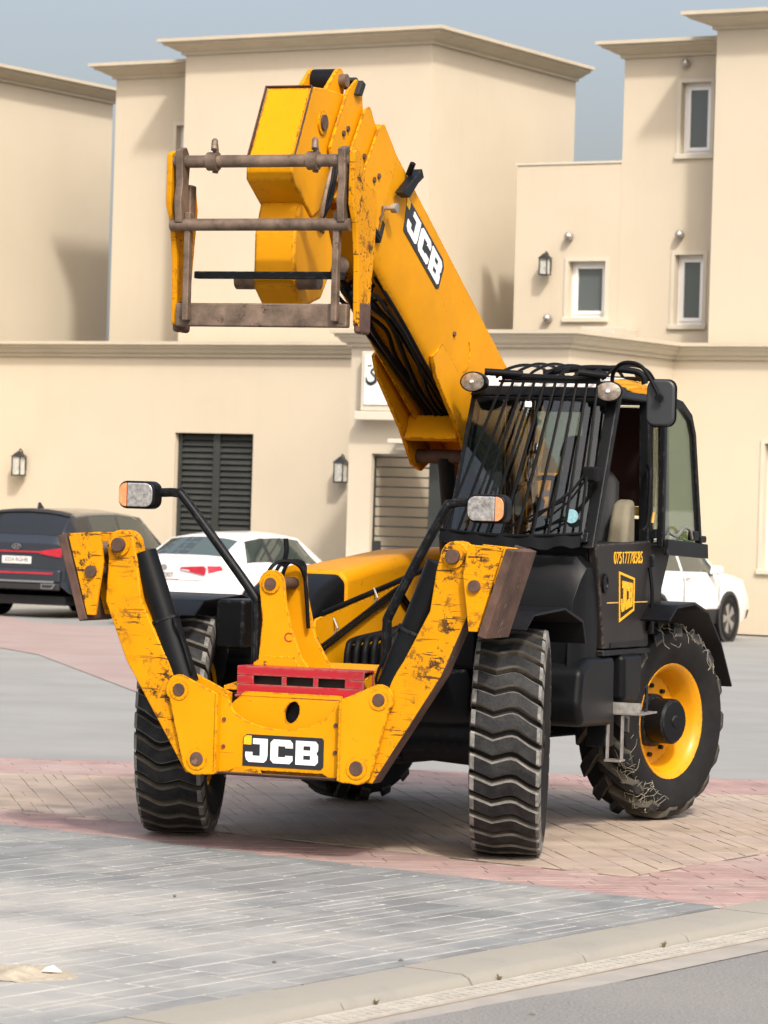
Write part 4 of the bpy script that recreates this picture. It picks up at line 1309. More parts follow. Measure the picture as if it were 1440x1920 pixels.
# pillars and roof
def pillar(x0, z0, x1, z1, y, w, d, name='pillar', m='black_paint'):
    mb = MB().hexa([(x0 - d, y - w, z0), (x0, y - w, z0), (x0, y + w, z0), (x0 - d, y + w, z0), (x1 - d, y - w, z1), (x1, y - w, z1), (x1, y + w, z1), (x1 - d, y + w, z1)])
    return part(mb, name, m, cab, bevel=.012)
pillar(.27, 1.74, -.155, 2.665, YO - .045, .04, .075)
pillar(.27, 1.74, -.155, 2.665, YI + .035, .03, .07)
pillar(-.87, 1.76, -.80, 2.665, YO - .04, .035, .10)
pillar(-1.30, 1.76, -1.20, 2.665, YO - .05, .035, .07)
pillar(-1.30, 1.76, -1.20, 2.665, YI + .035, .03, .07)
pillar(-.87, 1.76, -.80, 2.665, YI + .03, .025, .06)
part(MB().hexa([(-1.28, YI, 2.645), (-.11, YI, 2.655), (-.11, YO, 2.655), (-1.28, YO, 2.645), (-1.22, YI + .04, 2.725), (-.19, YI + .03, 2.735), (-.19, YO - .03, 2.735), (-1.22, YO - .04, 2.725)]), 'roof', 'black_paint', cab, bevel=.02, seg=3)
part(MB().hexa([(-.75, YI + .05, 2.72), (-.16, YI + .03, 2.715), (-.16, YO - .10, 2.715), (-.75, YO - .10, 2.72), (-.72, YI + .08, 2.80), (-.24, YI + .06, 2.785), (-.24, YO - .14, 2.785), (-.72, YO - .14, 2.80)]), 'roof_panel', 'white_roof', cab, bevel=.02, seg=3)
part(loft([[(x, YI + .05, 2.71), (x, YI + .05, zt - .05), (x, YI + .15, zt), (x, YO - .12, zt), (x, YO - .02, zt - .05), (x, YO - .02, 2.70)] for x, zt in ((-.30, 2.735), (-.40, 2.77), (-.62, 2.79), (-1.0, 2.785), (-1.2, 2.75))]), 'roof_cap', 'yellow', cab, bevel=.02, seg=3)
part(MB().box(-.20, -.10, YI + .06, YO - .07, 2.565, 2.652), 'header_rail', 'black_paint', cab, bevel=.01)
part(MB().hexa([(.215, YI + .03, 1.775), (.285, YI + .03, 1.775), (.285, YO - .04, 1.775), (.215, YO - .04, 1.775), (.20, YI + .03, 1.835), (.262, YI + .03, 1.835), (.262, YO - .04, 1.835), (.20, YO - .04, 1.835)]), 'scuttle', 'black_paint', cab, bevel=.01)
# glazing
ws = MB()
nz, ny = 8, 8
for t in (0, .006):
    for i in range(nz + 1):
        z = 1.80 + (2.63 - 1.80) * i / nz
        for j in range(ny + 1):
            y = YI + .05 + (YO - YI - .12) * j / ny
            bow = .035 * (1 - ((j / ny) * 2 - 1) ** 2)
            ws.v.append((apx(z) - .012 + bow - t, y, z))
n1 = (nz + 1) * (ny + 1)
for i in range(nz):
    for j in range(ny):
        q = (i * (ny + 1) + j, i * (ny + 1) + j + 1, (i + 1) * (ny + 1) + j + 1, (i + 1) * (ny + 1) + j)
        ws.f += [q, tuple(n1 + k for k in q[::-1])]
        ws.m += [0, 0]
part(ws, 'windscreen', 'glass', cab, smooth=60)
part(MB().prism([(-.79, 1.80), (-.77, 2.64), (-.20, 2.64), (.19, 1.80)], 'y', YI + .012, YI + .018), 'side_window', 'glass', cab)
part(MB().prism([(-1.24, 1.80), (-1.19, 2.64), (-.87, 2.64), (-.93, 1.80)], 'y', YO - .05, YO - .044), 'quarter_window', 'glass', cab)
part(MB().prism([(-1.24, 1.80), (-1.19, 2.64), (-.87, 2.64), (-.93, 1.80)], 'y', YI + .012, YI + .018), 'quarter_window', 'glass', cab)
part(MB().box(-1.262, -1.256, YI + .07, YO - .08, 2.2, 2.64), 'rear_window', 'glass', cab)
# windscreen guard
gd = part(MB().tube([(-.02, .42, 2.775), (-.02, 1.04, 2.755)], .022, 8).box(-.045, .0, .40, 1.06, 2.735, 2.75), 'windscreen_guard', 'black_bar', smooth=40)
bars = []
for k in range(10):
    f = k / 9
    yt = .43 + .60 * f
    yb = .215 + .865 * f
    sag = .035 * math.sin(math.pi * f)
    part(MB().tube([(-.02, yt, 2.765 - .02 * f), (.405 + sag, yb, 1.815 - sag * .5), (.39 + sag, yb, 1.775 - sag * .5)], .0095, 6), 'guard_bar', 'black_bar', gd, smooth=60)
part(MB().tube([(.41 + .035 * math.sin(math.pi * i / 10), .19 + .91 * i / 10, 1.83 - .03 * math.sin(math.pi * i / 10)) for i in range(11)], .010, 6), 'guard_rail', 'black_bar', gd, smooth=60)
fl_ = MB()
for i in range(19):
    f = i / 18
    y = .20 + .89 * f
    s_ = .035 * math.sin(math.pi * f)
    w_ = .008 * math.sin(f * 31)
    fl_.v += [(.412 + s_ + w_, y, 1.835 - .02 * math.sin(math.pi * f)), (.425 + s_, y, 1.755 - .03 * math.sin(math.pi * f) + w_ * 1.5), (.418 + s_, y, 1.755 - .03 * math.sin(math.pi * f) + w_ * 1.5), (.404 + s_ + w_, y, 1.835 - .02 * math.sin(math.pi * f))]
for i in range(18):
    for j in range(4):
        j2 = (j + 1) % 4
        fl_.f.append((i * 4 + j, i * 4 + j2, i * 4 + 4 + j2, i * 4 + 4 + j))
        fl_.m.append(0)
part(fl_, 'rubber_flap', 'black_plastic', gd, smooth=60)
for y in (.36, .66, .95):
    part(MB().box(.25, .43, y - .012, y + .012, 1.765, 1.785), 'guard_bracket', 'black_bar', gd)
# bent roof guard rods
for k in range(8):
    f = k / 7
    y = .40 + .68 * f
    part(MB().tube(smooth_path([(-.02, y - .02, 2.765), (-.10, y + .01, 2.815), (-.32, y + .05, 2.855 + .01 * math.sin(k)), (-.62, y + .07, 2.85), (-.85, y + .06, 2.79)], 5), .010, 6), 'roof_rod', 'black_bar', gd, smooth=60)
part(MB().tube(smooth_path([(-.85, .40, 2.79), (-.85, .8, 2.80), (-.85, 1.12, 2.80)], 4), .014, 6), 'roof_rod_rear', 'black_bar', gd, smooth=60)
part(MB().tube(smooth_path([(-.15, .64, 2.80), (-.16, .92, 2.835), (-.18, 1.18, 2.825), (-.19, 1.255, 2.80), (-.195, 1.275, 2.745)], 5), [.020] * 21, 8), 'grab_bar', 'black_bar', gd, smooth=60)
part(MB().tube(smooth_path([(.06, .33, 2.795), (.02, .45, 2.79), (-.02, .55, 2.785)], 4), .022, 8), 'guard_end', 'black_bar', gd, smooth=60)
part(MB().tube(smooth_path([(.06, .93, 2.80), (.02, 1.02, 2.79), (-.02, 1.08, 2.785)], 4), .022, 8), 'guard_end', 'black_bar', gd, smooth=60)
for (y, z, k) in ((.62, 2.60, 0), (.24, 1.99, 1)):
    part(MB().box(.06 if k == 0 else .33, .075 if k == 0 else .345, y - .022, y + .022, z - .018, z + .018), 'paper_tag', 'white_letter', gd, bevel=.006)
# work lamps on the roof corners
def work_lamp(x, y, z, yaw, name='work_lamp'):
    o = MB().lathe([(.001, -.10), (.04, -.095), (.075, -.05), (.088, .0), (.088, .03), (.080, .036)], 24).build(name, 'black_plastic', cab, smooth=45, loc=(x, y, z), rot=(0, R(0), R(-90) + yaw))
    o.scale = (1.0, 1.0, .72)
    MB().lathe([(.082, .022), (.078, .034), (.05, .043), (.001, .046)], 24).build('lamp_lens', 'lens_dim', o, smooth=50)
    MB().lathe([(.001, 0), (.014, 0), (.011, .008), (.001, .010)], 14).build('bulb', 'white_letter', o, smooth=50, loc=(0, .046, 0))
    return o
work_lamp(-.02, .24, 2.735, R(-6))
work_lamp(-.04, 1.10, 2.690, R(4))
# mirror
mr = part(MB().tube(smooth_path([(-.13, 1.09, 2.70), (-.10, 1.10, 2.80), (-.02, 1.18, 2.86), (.03, 1.29, 2.855), (.05, 1.36, 2.80), (.06, 1.44, 2.67), (.06, 1.455, 2.63)], 5), .013, 8), 'mirror_arm', 'black_bar', smooth=60)
mshape = rrect(1.352, 1.53, 2.485, 2.765, .055, 5)
part(MB().prism(mshape, 'x', -.005, .03), 'mirror_shell', 'mirror_back', mr, bevel=.022, seg=3)
part(MB().prism(rrect(1.348, 1.534, 2.481, 2.769, .055, 5), 'x', -.012, -.004), 'mirror_rim', 'black_bar', mr)
part(MB().prism(rrect(1.36, 1.522, 2.492, 2.757, .05, 5), 'x', -.018, -.013), 'mirror_glass', 'steel', mr)
part(MB().cyl((.03, 1.44, 2.655), (.075, 1.44, 2.655), .022, 12), 'mirror_clamp', 'black_bar', mr, smooth=50)
# upper door half, swung open to the rear
ud_ = [(-.93, 1.745), (-.90, 2.66), (-1.05, 2.70), (-1.30, 2.68), (-1.52, 2.60), (-1.62, 2.48), (-1.86, 1.70)]
ud = part(MB(), 'upper_door', 'black_paint') if False else None
def frame_poly(pts, w, y0, y1):
    n = len(pts)
    cx, cz = sum(p[0] for p in pts) / n, sum(p[1] for p in pts) / n
    inn = []
    for i in range(n):
        a, b, c = Vector(pts[i - 1]), Vector(pts[i]), Vector(pts[(i + 1) % n])
        d0, d1 = (b - a).normalized(), (c - b).normalized()
        nn = (Vector((-d0.y, d0.x)) + Vector((-d1.y, d1.x))).normalized()
        if nn.dot(Vector((cx, cz)) - b) < 0:
            nn = -nn
        k = w / max(.5, abs(nn.dot(Vector((-d0.y, d0.x)))))
        inn.append((b.x + nn.x * k, b.y + nn.y * k))
    mb = MB()
    for y in (y0, y1):
        mb.v += [(p[0], y, p[1]) for p in pts] + [(p[0], y, p[1]) for p in inn]
    for i in range(n):
        j = (i + 1) % n
        mb.f += [(i, j, n + j, n + i), (2 * n + i, 3 * n + i, 3 * n + j, 2 * n + j), (i, 2 * n + i, 2 * n + j, j), (n + i, n + j, 3 * n + j, 3 * n + i)]
        mb.m += [0] * 4
    return mb, inn
fm, inn = frame_poly(ud_, .055, 1.16, 1.20)
ud = part(fm, 'upper_door', 'black_paint', bevel=.008)
ud.data.flip_normals() if ud.data.polygons[0].normal.y > 0 else None
part(MB().prism(inn, 'y', 1.176, 1.182), 'door_glass', 'glass_green', ud)
part(MB().prism([(-.93, 1.70), (-.93, 1.80), (-1.85, 1.765), (-1.87, 1.67)], 'y', 1.205, 1.235), 'lower_rail', 'black_paint', ud, bevel=.006)
part(MB().tube(smooth_path([(-1.02, 1.21, 1.84), (-1.15, 1.225, 1.82), (-1.28, 1.23, 1.87), (-1.42, 1.23, 1.86), (-1.48, 1.23, 1.80)], 5), .011, 6), 'latch_handle', 'steel', ud, smooth=60)
part(MB().box(-1.60, -1.48, 1.20, 1.245, 1.79, 1.85).box(-1.78, -1.64, 1.20, 1.245, 1.775, 1.82), 'latch', 'black_plastic', ud, bevel=.01)
for z0 in (1.80, 2.50):
    part(MB().box(-.955, -.895, 1.09, 1.165, z0, z0 + .06), 'hinge', 'black_paint', ud, bevel=.006)
part(MB().tube([(-.885, 1.14, 1.90), (-.88, 1.15, 1.965)], .010, 6), 'reflector', 'gold_fringe', ud)
# grab handle beside the door
part(MB().tube(smooth_path([(-.68, 1.14, 1.85), (-.70, 1.165, 1.90), (-.71, 1.17, 2.10), (-.73, 1.165, 2.22), (-.79, 1.13, 2.26)], 5), .014, 8), 'grab_handle', 'black_bar', smooth=60)
# interior
seat = part(loft([[(-.95, .38, 1.20), (-.95, .92, 1.20), (-.42, .92, 1.20), (-.42, .38, 1.20)], [(-.95, .38, 1.62), (-.95, .92, 1.62), (-.40, .92, 1.64), (-.40, .38, 1.64)]]), 'seat', 'seat_dark', bevel=.04, seg=3)
part(loft([[(-1.0, .40, 1.60), (-1.0, .90, 1.60), (-.84, .90, 1.60), (-.84, .40, 1.60)], [(-1.08, .43, 2.15), (-1.08, .87, 2.15), (-.94, .87, 2.15), (-.94, .43, 2.15)], [(-1.09, .50, 2.24), (-1.09, .80, 2.24), (-.97, .80, 2.24), (-.97, .50, 2.24)]]), 'seat_back', 'seat_dark', seat, bevel=.05, seg=3)
part(loft([[(-1.06, .52, 2.20), (-1.06, .78, 2.20), (-.92, .78, 2.20), (-.92, .52, 2.20)], [(-1.07, .49, 2.32), (-1.07, .81, 2.32), (-.91, .81, 2.32), (-.91, .49, 2.32)], [(-1.08, .52, 2.44), (-1.08, .78, 2.44), (-.94, .78, 2.44), (-.94, .52, 2.44)]]), 'headrest', 'seat_brown', seat, bevel=.05, seg=3)
part(loft([[(-.88, .90, 1.68), (-.88, 1.04, 1.68), (-.62, 1.04, 1.66), (-.62, .90, 1.66)], [(-.90, .90, 2.05), (-.90, 1.03, 2.05), (-.78, 1.02, 2.02), (-.78, .90, 2.02)]]), 'seat_cover', 'cloth_tan', seat, bevel=.04, seg=3)
sw = MB()
cw = Vector((-.20, .62, 2.02))
ax1, ax2 = Vector((0, 1, 0)), Vector((.75, 0, .66)).normalized()
ax2 = Vector((-.66, 0, .75)).normalized()
part(MB().tube([cw + (ax1 * math.cos(a) + ax2 * math.sin(a)) * .19 for a in [2 * math.pi * i / 28 for i in range(29)]], .016, 8, cap=False), 'steering_wheel', 'black_bar', smooth=60)
part(MB().tube([(.06, .62, 1.62), (-.20, .62, 2.02)], .035, 10), 'steering_column', 'black_plastic', smooth=60)
part(MB().box(-.05, .17, .30, .98, 1.76, 1.86), 'dashboard', 'black_plastic', bevel=.03)
part(MB().prism([(-.30, 2.63), (-1.18, 2.63), (-1.18, 2.22), (-.30, 2.22)], 'y', .985, .99) if False else MB().box(-1.24, -1.23, .55, 1.05, 2.0, 2.63), 'curtain', 'curtain_red', cab)
part(MB().box(-1.235, -1.22, .56, 1.04, 1.94, 1.998), 'curtain_fringe', 'gold_fringe', cab)
part(MB().box(-1.30, -1.27, YI + .03, YO - .10, 1.76, 1.92), 'rear_bulkhead', 'dark', cab)
part(MB().cyl((.275, .985, 1.93), (.281, .985, 1.93), .042, 20), 'sticker', 'sticker', cab)
# wiper
wp = part(MB().tube([(.235, 1.055, 2.19), (.30, .99, 2.08), (.345, .80, 1.93), (.34, .74, 1.89)], .009, 6).tube([(.235, 1.055, 2.15), (.31, .98, 2.02), (.35, .84, 1.90)], .007, 6), 'wiper', 'black_bar', smooth=60)
part(MB().tube([(.33, .95, 2.02), (.36, .63, 1.86)], .008, 5), 'wiper_blade', 'black_bar', wp, smooth=60)
part(MB().box(.13, .25, 1.03, 1.12, 2.14, 2.23), 'wiper_motor', 'black_bar', wp, bevel=.015)
# --- boom (local: x along the boom, z square to it, origin at the top front edge of the outer section)
PITCH = R(29.0)
YB0, YB1 = -.325, .065
def boom_sec(y0, y1, top, bot, rad, groove):
    ym = (y0 + y1) / 2
    h = (y1 - y0) / 2
    side = [(y1, top), ] + [(y1, bot + rad + .02)]
    cur = [(y1 - (h - groove) * (1 - math.cos(R(90 * i / 5))), bot + rad - rad * math.sin(R(90 * i / 5))) for i in range(1, 6)]
    left = [(2 * ym - p[0], p[1]) for p in (side + cur)][::-1]
    return side + cur + [(ym + groove - .012, bot + .10), (ym - groove + .012, bot + .10)] + left
bsec = boom_sec(YB0, YB1, 0.0, -.70, .30, .135)
boom = MB().prism(bsec, 'x', -3.95, 0.0).build('boom', 'yellow_boom', tele, bevel=.008, loc=(1.24, 0, 4.18), rot=(0, -PITCH, 0))
def bp(mb, name, m, parent=None, **k):
    return mb.build(name, m, parent or boom, **k)
# stepped plates at the mouth of the boom and the inner sections
def bplate(poly, y0, y1, name, m='yellow', parent=None, bev=.005):
    return bp(MB().prism(poly, 'y', y0, y1), name, m, parent, bevel=bev)
bplate([(-.30, -.03), (-.02, .012), (.04, -.05), (.10, -.42), (.02, -.60), (-.30, -.56)], YB1 + .001, YB1 + .016, 'collar_plate', 'yellow_boom')
bp(MB().prism(boom_sec(YB0 + .03, YB1 - .03, -.045, -.66, .24, .11), 'x', -1.0, .20), 'boom_section', 'yellow_boom', bevel=.006)
bplate([(.0, -.05), (.17, .0), (.225, -.06), (.28, -.42), (.17, -.58), (.02, -.55)], YB1 - .026, YB1 - .010, 'collar_plate', 'yellow_boom')
bp(MB().prism(boom_sec(YB0 + .06, YB1 - .06, -.09, -.62, .2, .09), 'x', -.8, .42), 'boom_section', 'yellow_boom', bevel=.006)
bplate([(.18, -.05), (.27, .06), (.36, .055), (.44, -.08), (.48, -.50), (.34, -.62), (.20, -.58)], YB1 - .058, YB1 - .040, 'collar_plate', 'yellow_boom')
bp(MB().box(.27, .36, YB0 + .10, YB1 - .045, .045, .075), 'wear_pad', 'dark', bevel=.01)
bp(MB().hexa([(.30, YB1 - .05, -.02), (.36, YB1 - .05, -.05), (.36, YB1 - .01, -.05), (.30, YB1 - .01, -.02), (.29, YB1 - .05, .07), (.345, YB1 - .05, .06), (.345, YB1 - .01, .06), (.29, YB1 - .01, .07)]), 'wear_pad', 'dark', bevel=.006)
for yb in (YB1 + .016, YB1 - .009, YB1 - .039):
    pass
for (x, z, y) in ((-.10, -.30, YB1 + .016), (-.05, -.36, YB1 + .016), (.10, -.30, YB1 - .010), (.14, -.36, YB1 - .010), (.33, -.27, YB1 - .040), (.37, -.33, YB1 - .040)):
    bp(MB().cyl((x, y, z), (x, y + .012, z), .017, 8), 'bolt', 'rust', smooth=40)
# nose: box with bright end face, roller on top
NY0, NY1 = -.285, -.005
nose_poly = [(.30, -.12), (.40, -.08), (.62, -.20), (.815, -.325), (.82, -.86), (.78, -.93), (.42, -.94), (.30, -.78)]
nb = bp(MB().prism(nose_poly, 'y', NY0, NY1), 'boom_nose', 'yellow_boom', bevel=.014, seg=3)
endf = MB().add([(.824, NY0 + .012, -.335), (.824, NY1 - .012, -.335), (.824, NY1 - .012, -.85), (.824, NY0 + .012, -.85)], [(3, 2, 1, 0)])
bp(MB().box(.822, .828, NY0 + .014, NY1 - .014, -.85, -.345), 'end_plate', 'yellow_boom', nb, bevel=.003)
rim_ = MB().box(.815, .838, NY0 - .001, NY0 + .004, -.86, -.33).box(.815, .830, NY1 - .004, NY1 + .001, -.86, -.33).box(.815, .832, NY0 + .004, NY1 - .004, -.332, -.326)
bp(rim_, 'weld_seam', 'rust', nb)
for y0, y1 in ((NY0 + .06, NY0 + .085), (NY1 - .055, NY1 - .03)):
    bplate([(.34, -.14), (.37, -.02)] + [(p[0], p[1]) for p in arc(.445, -.02, .075, 170, 20, 7)] + [(.60, -.20), (.60, -.26), (.34, -.2)], y0, y1, 'roller_cheek', 'yellow_boom', nb)
bp(MB().cyl((.445, NY0 + .088, -.015), (.445, NY1 - .058, -.015), .068, 22), 'roller', 'black_plastic', nb, smooth=45)
bp(MB().cyl((.445, NY1 - .032, -.015), (.445, NY1 + .012, -.015), .038, 18), 'roller_pin', 'rust_steel', nb, smooth=45)
bp(MB().cyl((.60, NY1, -.42), (.60, NY1 + .022, -.42), .045, 20), 'pin', 'rust', nb, smooth=45)
bp(MB().cyl((.60, NY1, -.42), (.60, NY1 + .010, -.42), .068, 22), 'pin_boss', 'yellow_boom', nb, smooth=45)
bplate([(.36, -.30), (.44, -.27), (.44, -.42), (.30, -.62)], NY1 + .001, NY1 + .004, 'gap', 'dark', nb, 0)  # dark plate laid on the nose side to paint in a shaded gap
# head hoses
for k in range(3):
    bp(MB().tube(smooth_path([(.40 - .03 * k, NY1 + .03 + .02 * k, -.52), (.46, NY1 + .06 + .015 * k, -.62), (.44 - .02 * k, NY1 + .05 + .01 * k, -.80), (.34, NY1 + .02, -.92), (.10, NY1 - .06, -.86)], 6), .013, 6), 'hose', 'rust_steel' if k == 0 else 'black_bar', nb, smooth=60)
# decal on the boom side
BY = YB1
dpoly = [(-.60, -.135), (-.575, -.105), (-1.30, -.085), (-1.345, -.12), (-1.335, -.275), (-1.30, -.30), (-.64, -.315)]
bplate(dpoly, BY + .001, BY + .004, 'decal', 'decal_black', None, 0)
bp(letters(MB(), 'JCB', (-.665, BY + .004, -.285), (-1, 0, .012), (.02, 0, 1), .20, .165, .022, (0, 1, 0), .003), 'decal_letters', 'white_letter')
bplate([(-.592, -.142), (-.578, -.112), (-.648, -.110), (-.652, -.162), (-.600, -.165)], BY + .004, BY + .007, 'decal_square', 'yellow_letter', None, 0)
# tie-down bracket, pressed lamp socket and small fittings on the side
bk = bplate([(-.54, -.05), (-.60, .035), (-.545, .06), (-.50, -.01), (-.36, -.235), (-.47, -.20)], BY + .017, BY + .075, 'bracket', 'black_paint')
bp(MB().box(-.60, -.57, BY + .02, BY + .15, -.005, .03) if False else MB().cyl((-.49, BY + .02, -.02), (-.43, BY + .06, .02), .018, 8), 'bracket_pin', 'black_bar', bk, smooth=40)
so = bplate(rrect(-.36, -.24, -.60, -.46, .02), BY - .05, BY + .012, 'lamp_socket', 'black_plastic')
bplate(rrect(-.335, -.265, -.575, -.485, .012), BY + .012, BY + .016, 'socket_lens', 'dark', so, 0)
bp(MB().cyl((-.28, BY + .015, -.40), (-.28, BY + .09, -.40), .014, 8).cyl((-.31, BY + .05, -.38), (-.31, BY + .085, -.38), .03, 10), 'hose_coupling', 'steel', smooth=40)
bp(MB().tube(smooth_path([(-.25, BY + .02, -.41), (-.24, BY + .035, -.46), (-.25, BY + .02, -.50)], 4), .007, 5), 'hose_end', 'rust', smooth=50)
bp(MB().cyl((-1.72, BY - .005, -.36), (-1.72, BY + .014, -.36), .016, 8), 'bolt', 'rust', smooth=40)
bp(MB().tube([(-1.95 - .10 * math.cos(a), BY + .002, -.36 + .11 * math.sin(a)) for a in [R(-60 + 12 * i) for i in range(12)]], .006, 5), 'weld_bead', 'yellow_boom', smooth=60)
# hoses and rods slung under the boom
rh_ = random.Random(12)
for k in range(7):
    y = -.225 + k * .033
    j = lambda a: rh_.uniform(-a, a)
    bp(MB().tube(smooth_path([(-.55 - .05 * k, y + j(.05), -.69 + j(.03)), (-.80, y + j(.03), -.715 + j(.035)), (-1.15, y + j(.035), -.69 + j(.03)), (-1.55, y + j(.04), -.68 + j(.03)), (-1.95, y + j(.03), -.67 + j(.02)), (-2.35, y * .8 - .02, -.64)], 6), rh_.choice([.010, .013, .016]), 6), 'hose', 'black_bar', smooth=60)
bp(MB().tube(smooth_path([(-.62, -.03, -.66), (-.78, .02, -.715), (-1.0, .05, -.75), (-1.45, .035, -.735), (-1.75, .01, -.70)], 5), .012, 6), 'guard_rod', 'black_bar', smooth=60)
for k in range(4):
    bp(MB().tube(smooth_path([(-.62 - .03 * k, -.22 + .05 * k, -.66), (-.56, -.25 + .06 * k, -.77 - .02 * k), (-.66, -.20 + .06 * k, -.82 + .02 * k), (-.85, -.17 + .05 * k, -.74)], 6), .013, 6), 'hose', 'black_bar', smooth=60)
bp(MB().box(-2.30, -.95, -.235, -.025, -.62, -.60), 'boom_floor', 'yellow_boom')
# lift ram bracket under the boom
for y0, y1 in ((-.345, -.318), (.035, .062)):
    bplate([(-1.50, -.66), (-1.62, -.73), (-2.15, -.80), (-2.45, -.88), (-2.60, -.84), (-2.75, -.66), (-2.7, -.5), (-1.6, -.5)], y0, y1, 'ram_bracket', 'yellow_boom')
bp(MB().box(-2.24, -2.20, -.317, .034, -.83, -.66), 'ram_cross_plate', 'yellow_boom', bevel=.006)
bp(MB().cyl((-2.48, -.36, -.80), (-2.48, .08, -.80), .045, 16), 'ram_pin', 'rust', smooth=45)
# lift ram down to the chassis
inv = Matrix.Rotation(-PITCH, 4, 'Y')
P1 = Matrix.Translation((1.24, 0, 4.18)) @ inv @ Vector((-2.48, -.13, -.80))
P0 = Vector((-.95, -.13, .98))
dd = (P1 - P0)
lr = part(MB().cyl(P0, P0 + dd * .62, .085, 24), 'lift_ram', 'black_paint', smooth=50)
part(MB().cyl(P0 + dd * .62, P1, .055, 20), 'ram_rod', 'black_paint', lr, smooth=50)
part(MB().cyl((P0.x, -.30, P0.z), (P0.x, .04, P0.z), .05, 16), 'ram_pin', 'rust', lr, smooth=50)
# rear frame that carries the boom pivot
for y0, y1 in ((-.42, -.35), (.09, .155)):
    part(MB().prism([(-2.32, .98), (-1.0, .98), (-1.45, 1.6), (-1.95, 2.15), (-2.15, 2.25), (-2.32, 2.15)], 'y', y0, y1), 'boom_tower', 'yellow', bevel=.01)
pv = Matrix.Translation((1.24, 0, 4.18)) @ inv @ Vector((-3.80, 0, -.35))
part(MB().cyl((pv.x, -.45, pv.z), (pv.x, .19, pv.z), .06, 20), 'pivot_pin', 'rust_steel', smooth=45)
# --- fork carriage hanging in front of the nose
CY, CH = -.145, .545
car = part(MB().cyl((2.46, CY - CH, 3.84), (2.46, CY + CH - .02, 3.84), .035, 18), 'carriage', 'rust_steel', smooth=45)
part(MB().cyl((2.46, CY - CH, 3.49), (2.46, CY + CH - .02, 3.49), .034, 18), 'carriage_tube', 'rust_steel', car, smooth=45)
part(MB().box(2.36, 2.42, CY - CH + .02, CY + CH - .04, 2.93, 3.06), 'carriage_foot', 'rust_steel', car, bevel=.01)
part(MB().box(2.30, 2.36, CY - CH + .1, CY + CH - .10, 3.20, 3.24), 'carriage_bar', 'black_paint', car, bevel=.006)
for sg_ in (1, -1):
    yo = CY + sg_ * CH
    plate = [(2.50, 3.88), (2.44, 3.905), (2.38, 3.87), (2.33, 3.74), (2.16, 3.70), (2.13, 3.60), (2.16, 3.40), (2.21, 3.02), (2.25, 2.93), (2.32, 2.90), (2.38, 2.95), (2.40, 3.3), (2.44, 3.5), (2.50, 3.6)]
    part(MB().prism(plate, 'y', yo - .02, yo + .012), 'carriage_plate', 'yellow_worn', car, bevel=.006)
    part(MB().prism([(2.52, 3.90), (2.455, 3.92), (2.40, 3.86), (2.42, 3.70), (2.40, 3.58), (2.44, 3.50), (2.50, 3.50), (2.52, 3.62), (2.50, 3.72)], 'y', yo - sg_ * .06 - .022, yo - sg_ * .06 + .022), 'carriage_hook', 'rust_steel', car, bevel=.006)
    part(MB().box(2.42, 2.47, yo - sg_ * .10 - .018, yo - sg_ * .10 + .018, 2.96, 3.56), 'carriage_upright', 'rust_steel', car, bevel=.006)
    part(MB().cyl((2.20, yo - .06, 3.0), (2.20, yo + .06, 3.0), .05, 16) if False else MB().box(2.19, 2.37, yo - .022, yo + .016, 2.90, 3.08), 'wear_shoe', 'rust', car, bevel=.02)
    part(MB().box(2.30, 2.38, yo - sg_ * .05 - .028, yo - sg_ * .05 + .028, 3.48, 3.72), 'carriage_lug', 'rust_steel', car, bevel=.01)
for y in (CY + .30, CY - .30):
    part(MB().tube(smooth_path([(2.43, y, 3.78), (2.42, y, 3.86), (2.44, y, 3.93), (2.47, y + .01, 3.95), (2.50, y + .02, 3.90)], 5), .018, 8), 'lock_hook', 'rust_steel', car, smooth=50)
    part(MB().lathe([(.036, -.03), (.052, -.03), (.052, .03), (.036, .03)], 20), 'collar', 'rust_steel', car, loc=(2.46, y, 3.84), smooth=45)
# neck from the nose down to the carriage
nk_ = MB().prism([(1.66, 3.36), (1.85, 3.64), (2.20, 3.64), (2.27, 3.46), (2.27, 3.16), (2.12, 3.05), (1.86, 3.12)], 'y', CY - .125, CY + .125)
part(nk_, 'goose_neck', 'yellow_boom', bevel=.02)
part(MB().cyl((2.20, CY - .25, 3.20), (2.20, CY + .25, 3.20), .05, 18), 'carriage_pin', 'rust_steel', car, smooth=45)
part(MB().cyl((2.16, CY + .06, 3.22), (1.35, CY + .02, 3.35), .06, 18), 'crowd_ram', 'rust_steel', car, smooth=45)

# dry grass caught on the near rear tyre
rs = random.Random(4)
gr = MB()
def on_tyre(a, yy):
    rad = .60 if abs(yy) < .15 else .60 - (abs(yy) - .15) * 2.2
    return Vector((math.cos(a) * rad, yy, math.sin(a) * rad))
for k in range(80):
    top = k > 45
    a = R(rs.uniform(-70, -20)) if not top else R(rs.uniform(70, 150))
    y0 = rs.uniform(.10, .20)
    pts = []
    da, dy = rs.uniform(-.25, .25), rs.uniform(-.09, .09)
    for i in range(4):
        t = i / 3
        p = on_tyre(a + da * t, min(.205, y0 + dy * t))
        pts.append(p * 1.02 + Vector((rs.uniform(-.02, .02), rs.uniform(.006, .02), rs.uniform(-.02, .02))))
    gr.tube(smooth_path(pts, 4), .0013, 4)
st_o = gr.build('dry_grass', 'straw', wr)
st_o['kind'] = 'stuff'

text_obj('plate_mark', 'C', .075, frame((2.0165, -.10, 1.205), (0, 1, 0), (0, 0, 1)), 'red', tower, .001)
text_obj('plate_mark', '5', .06, frame((2.0295, -.23, 1.045), (0, 1, 0), (0, 0, 1)), 'rust', tower, .001)
for (y, z) in ((-.34, .60), (-.34, .75), (.33, .60), (.33, .75)):
    part(MB().cyl((2.326, y, z), (2.334, y, z), .012, 6), 'bolt', 'rust', beam, smooth=40)

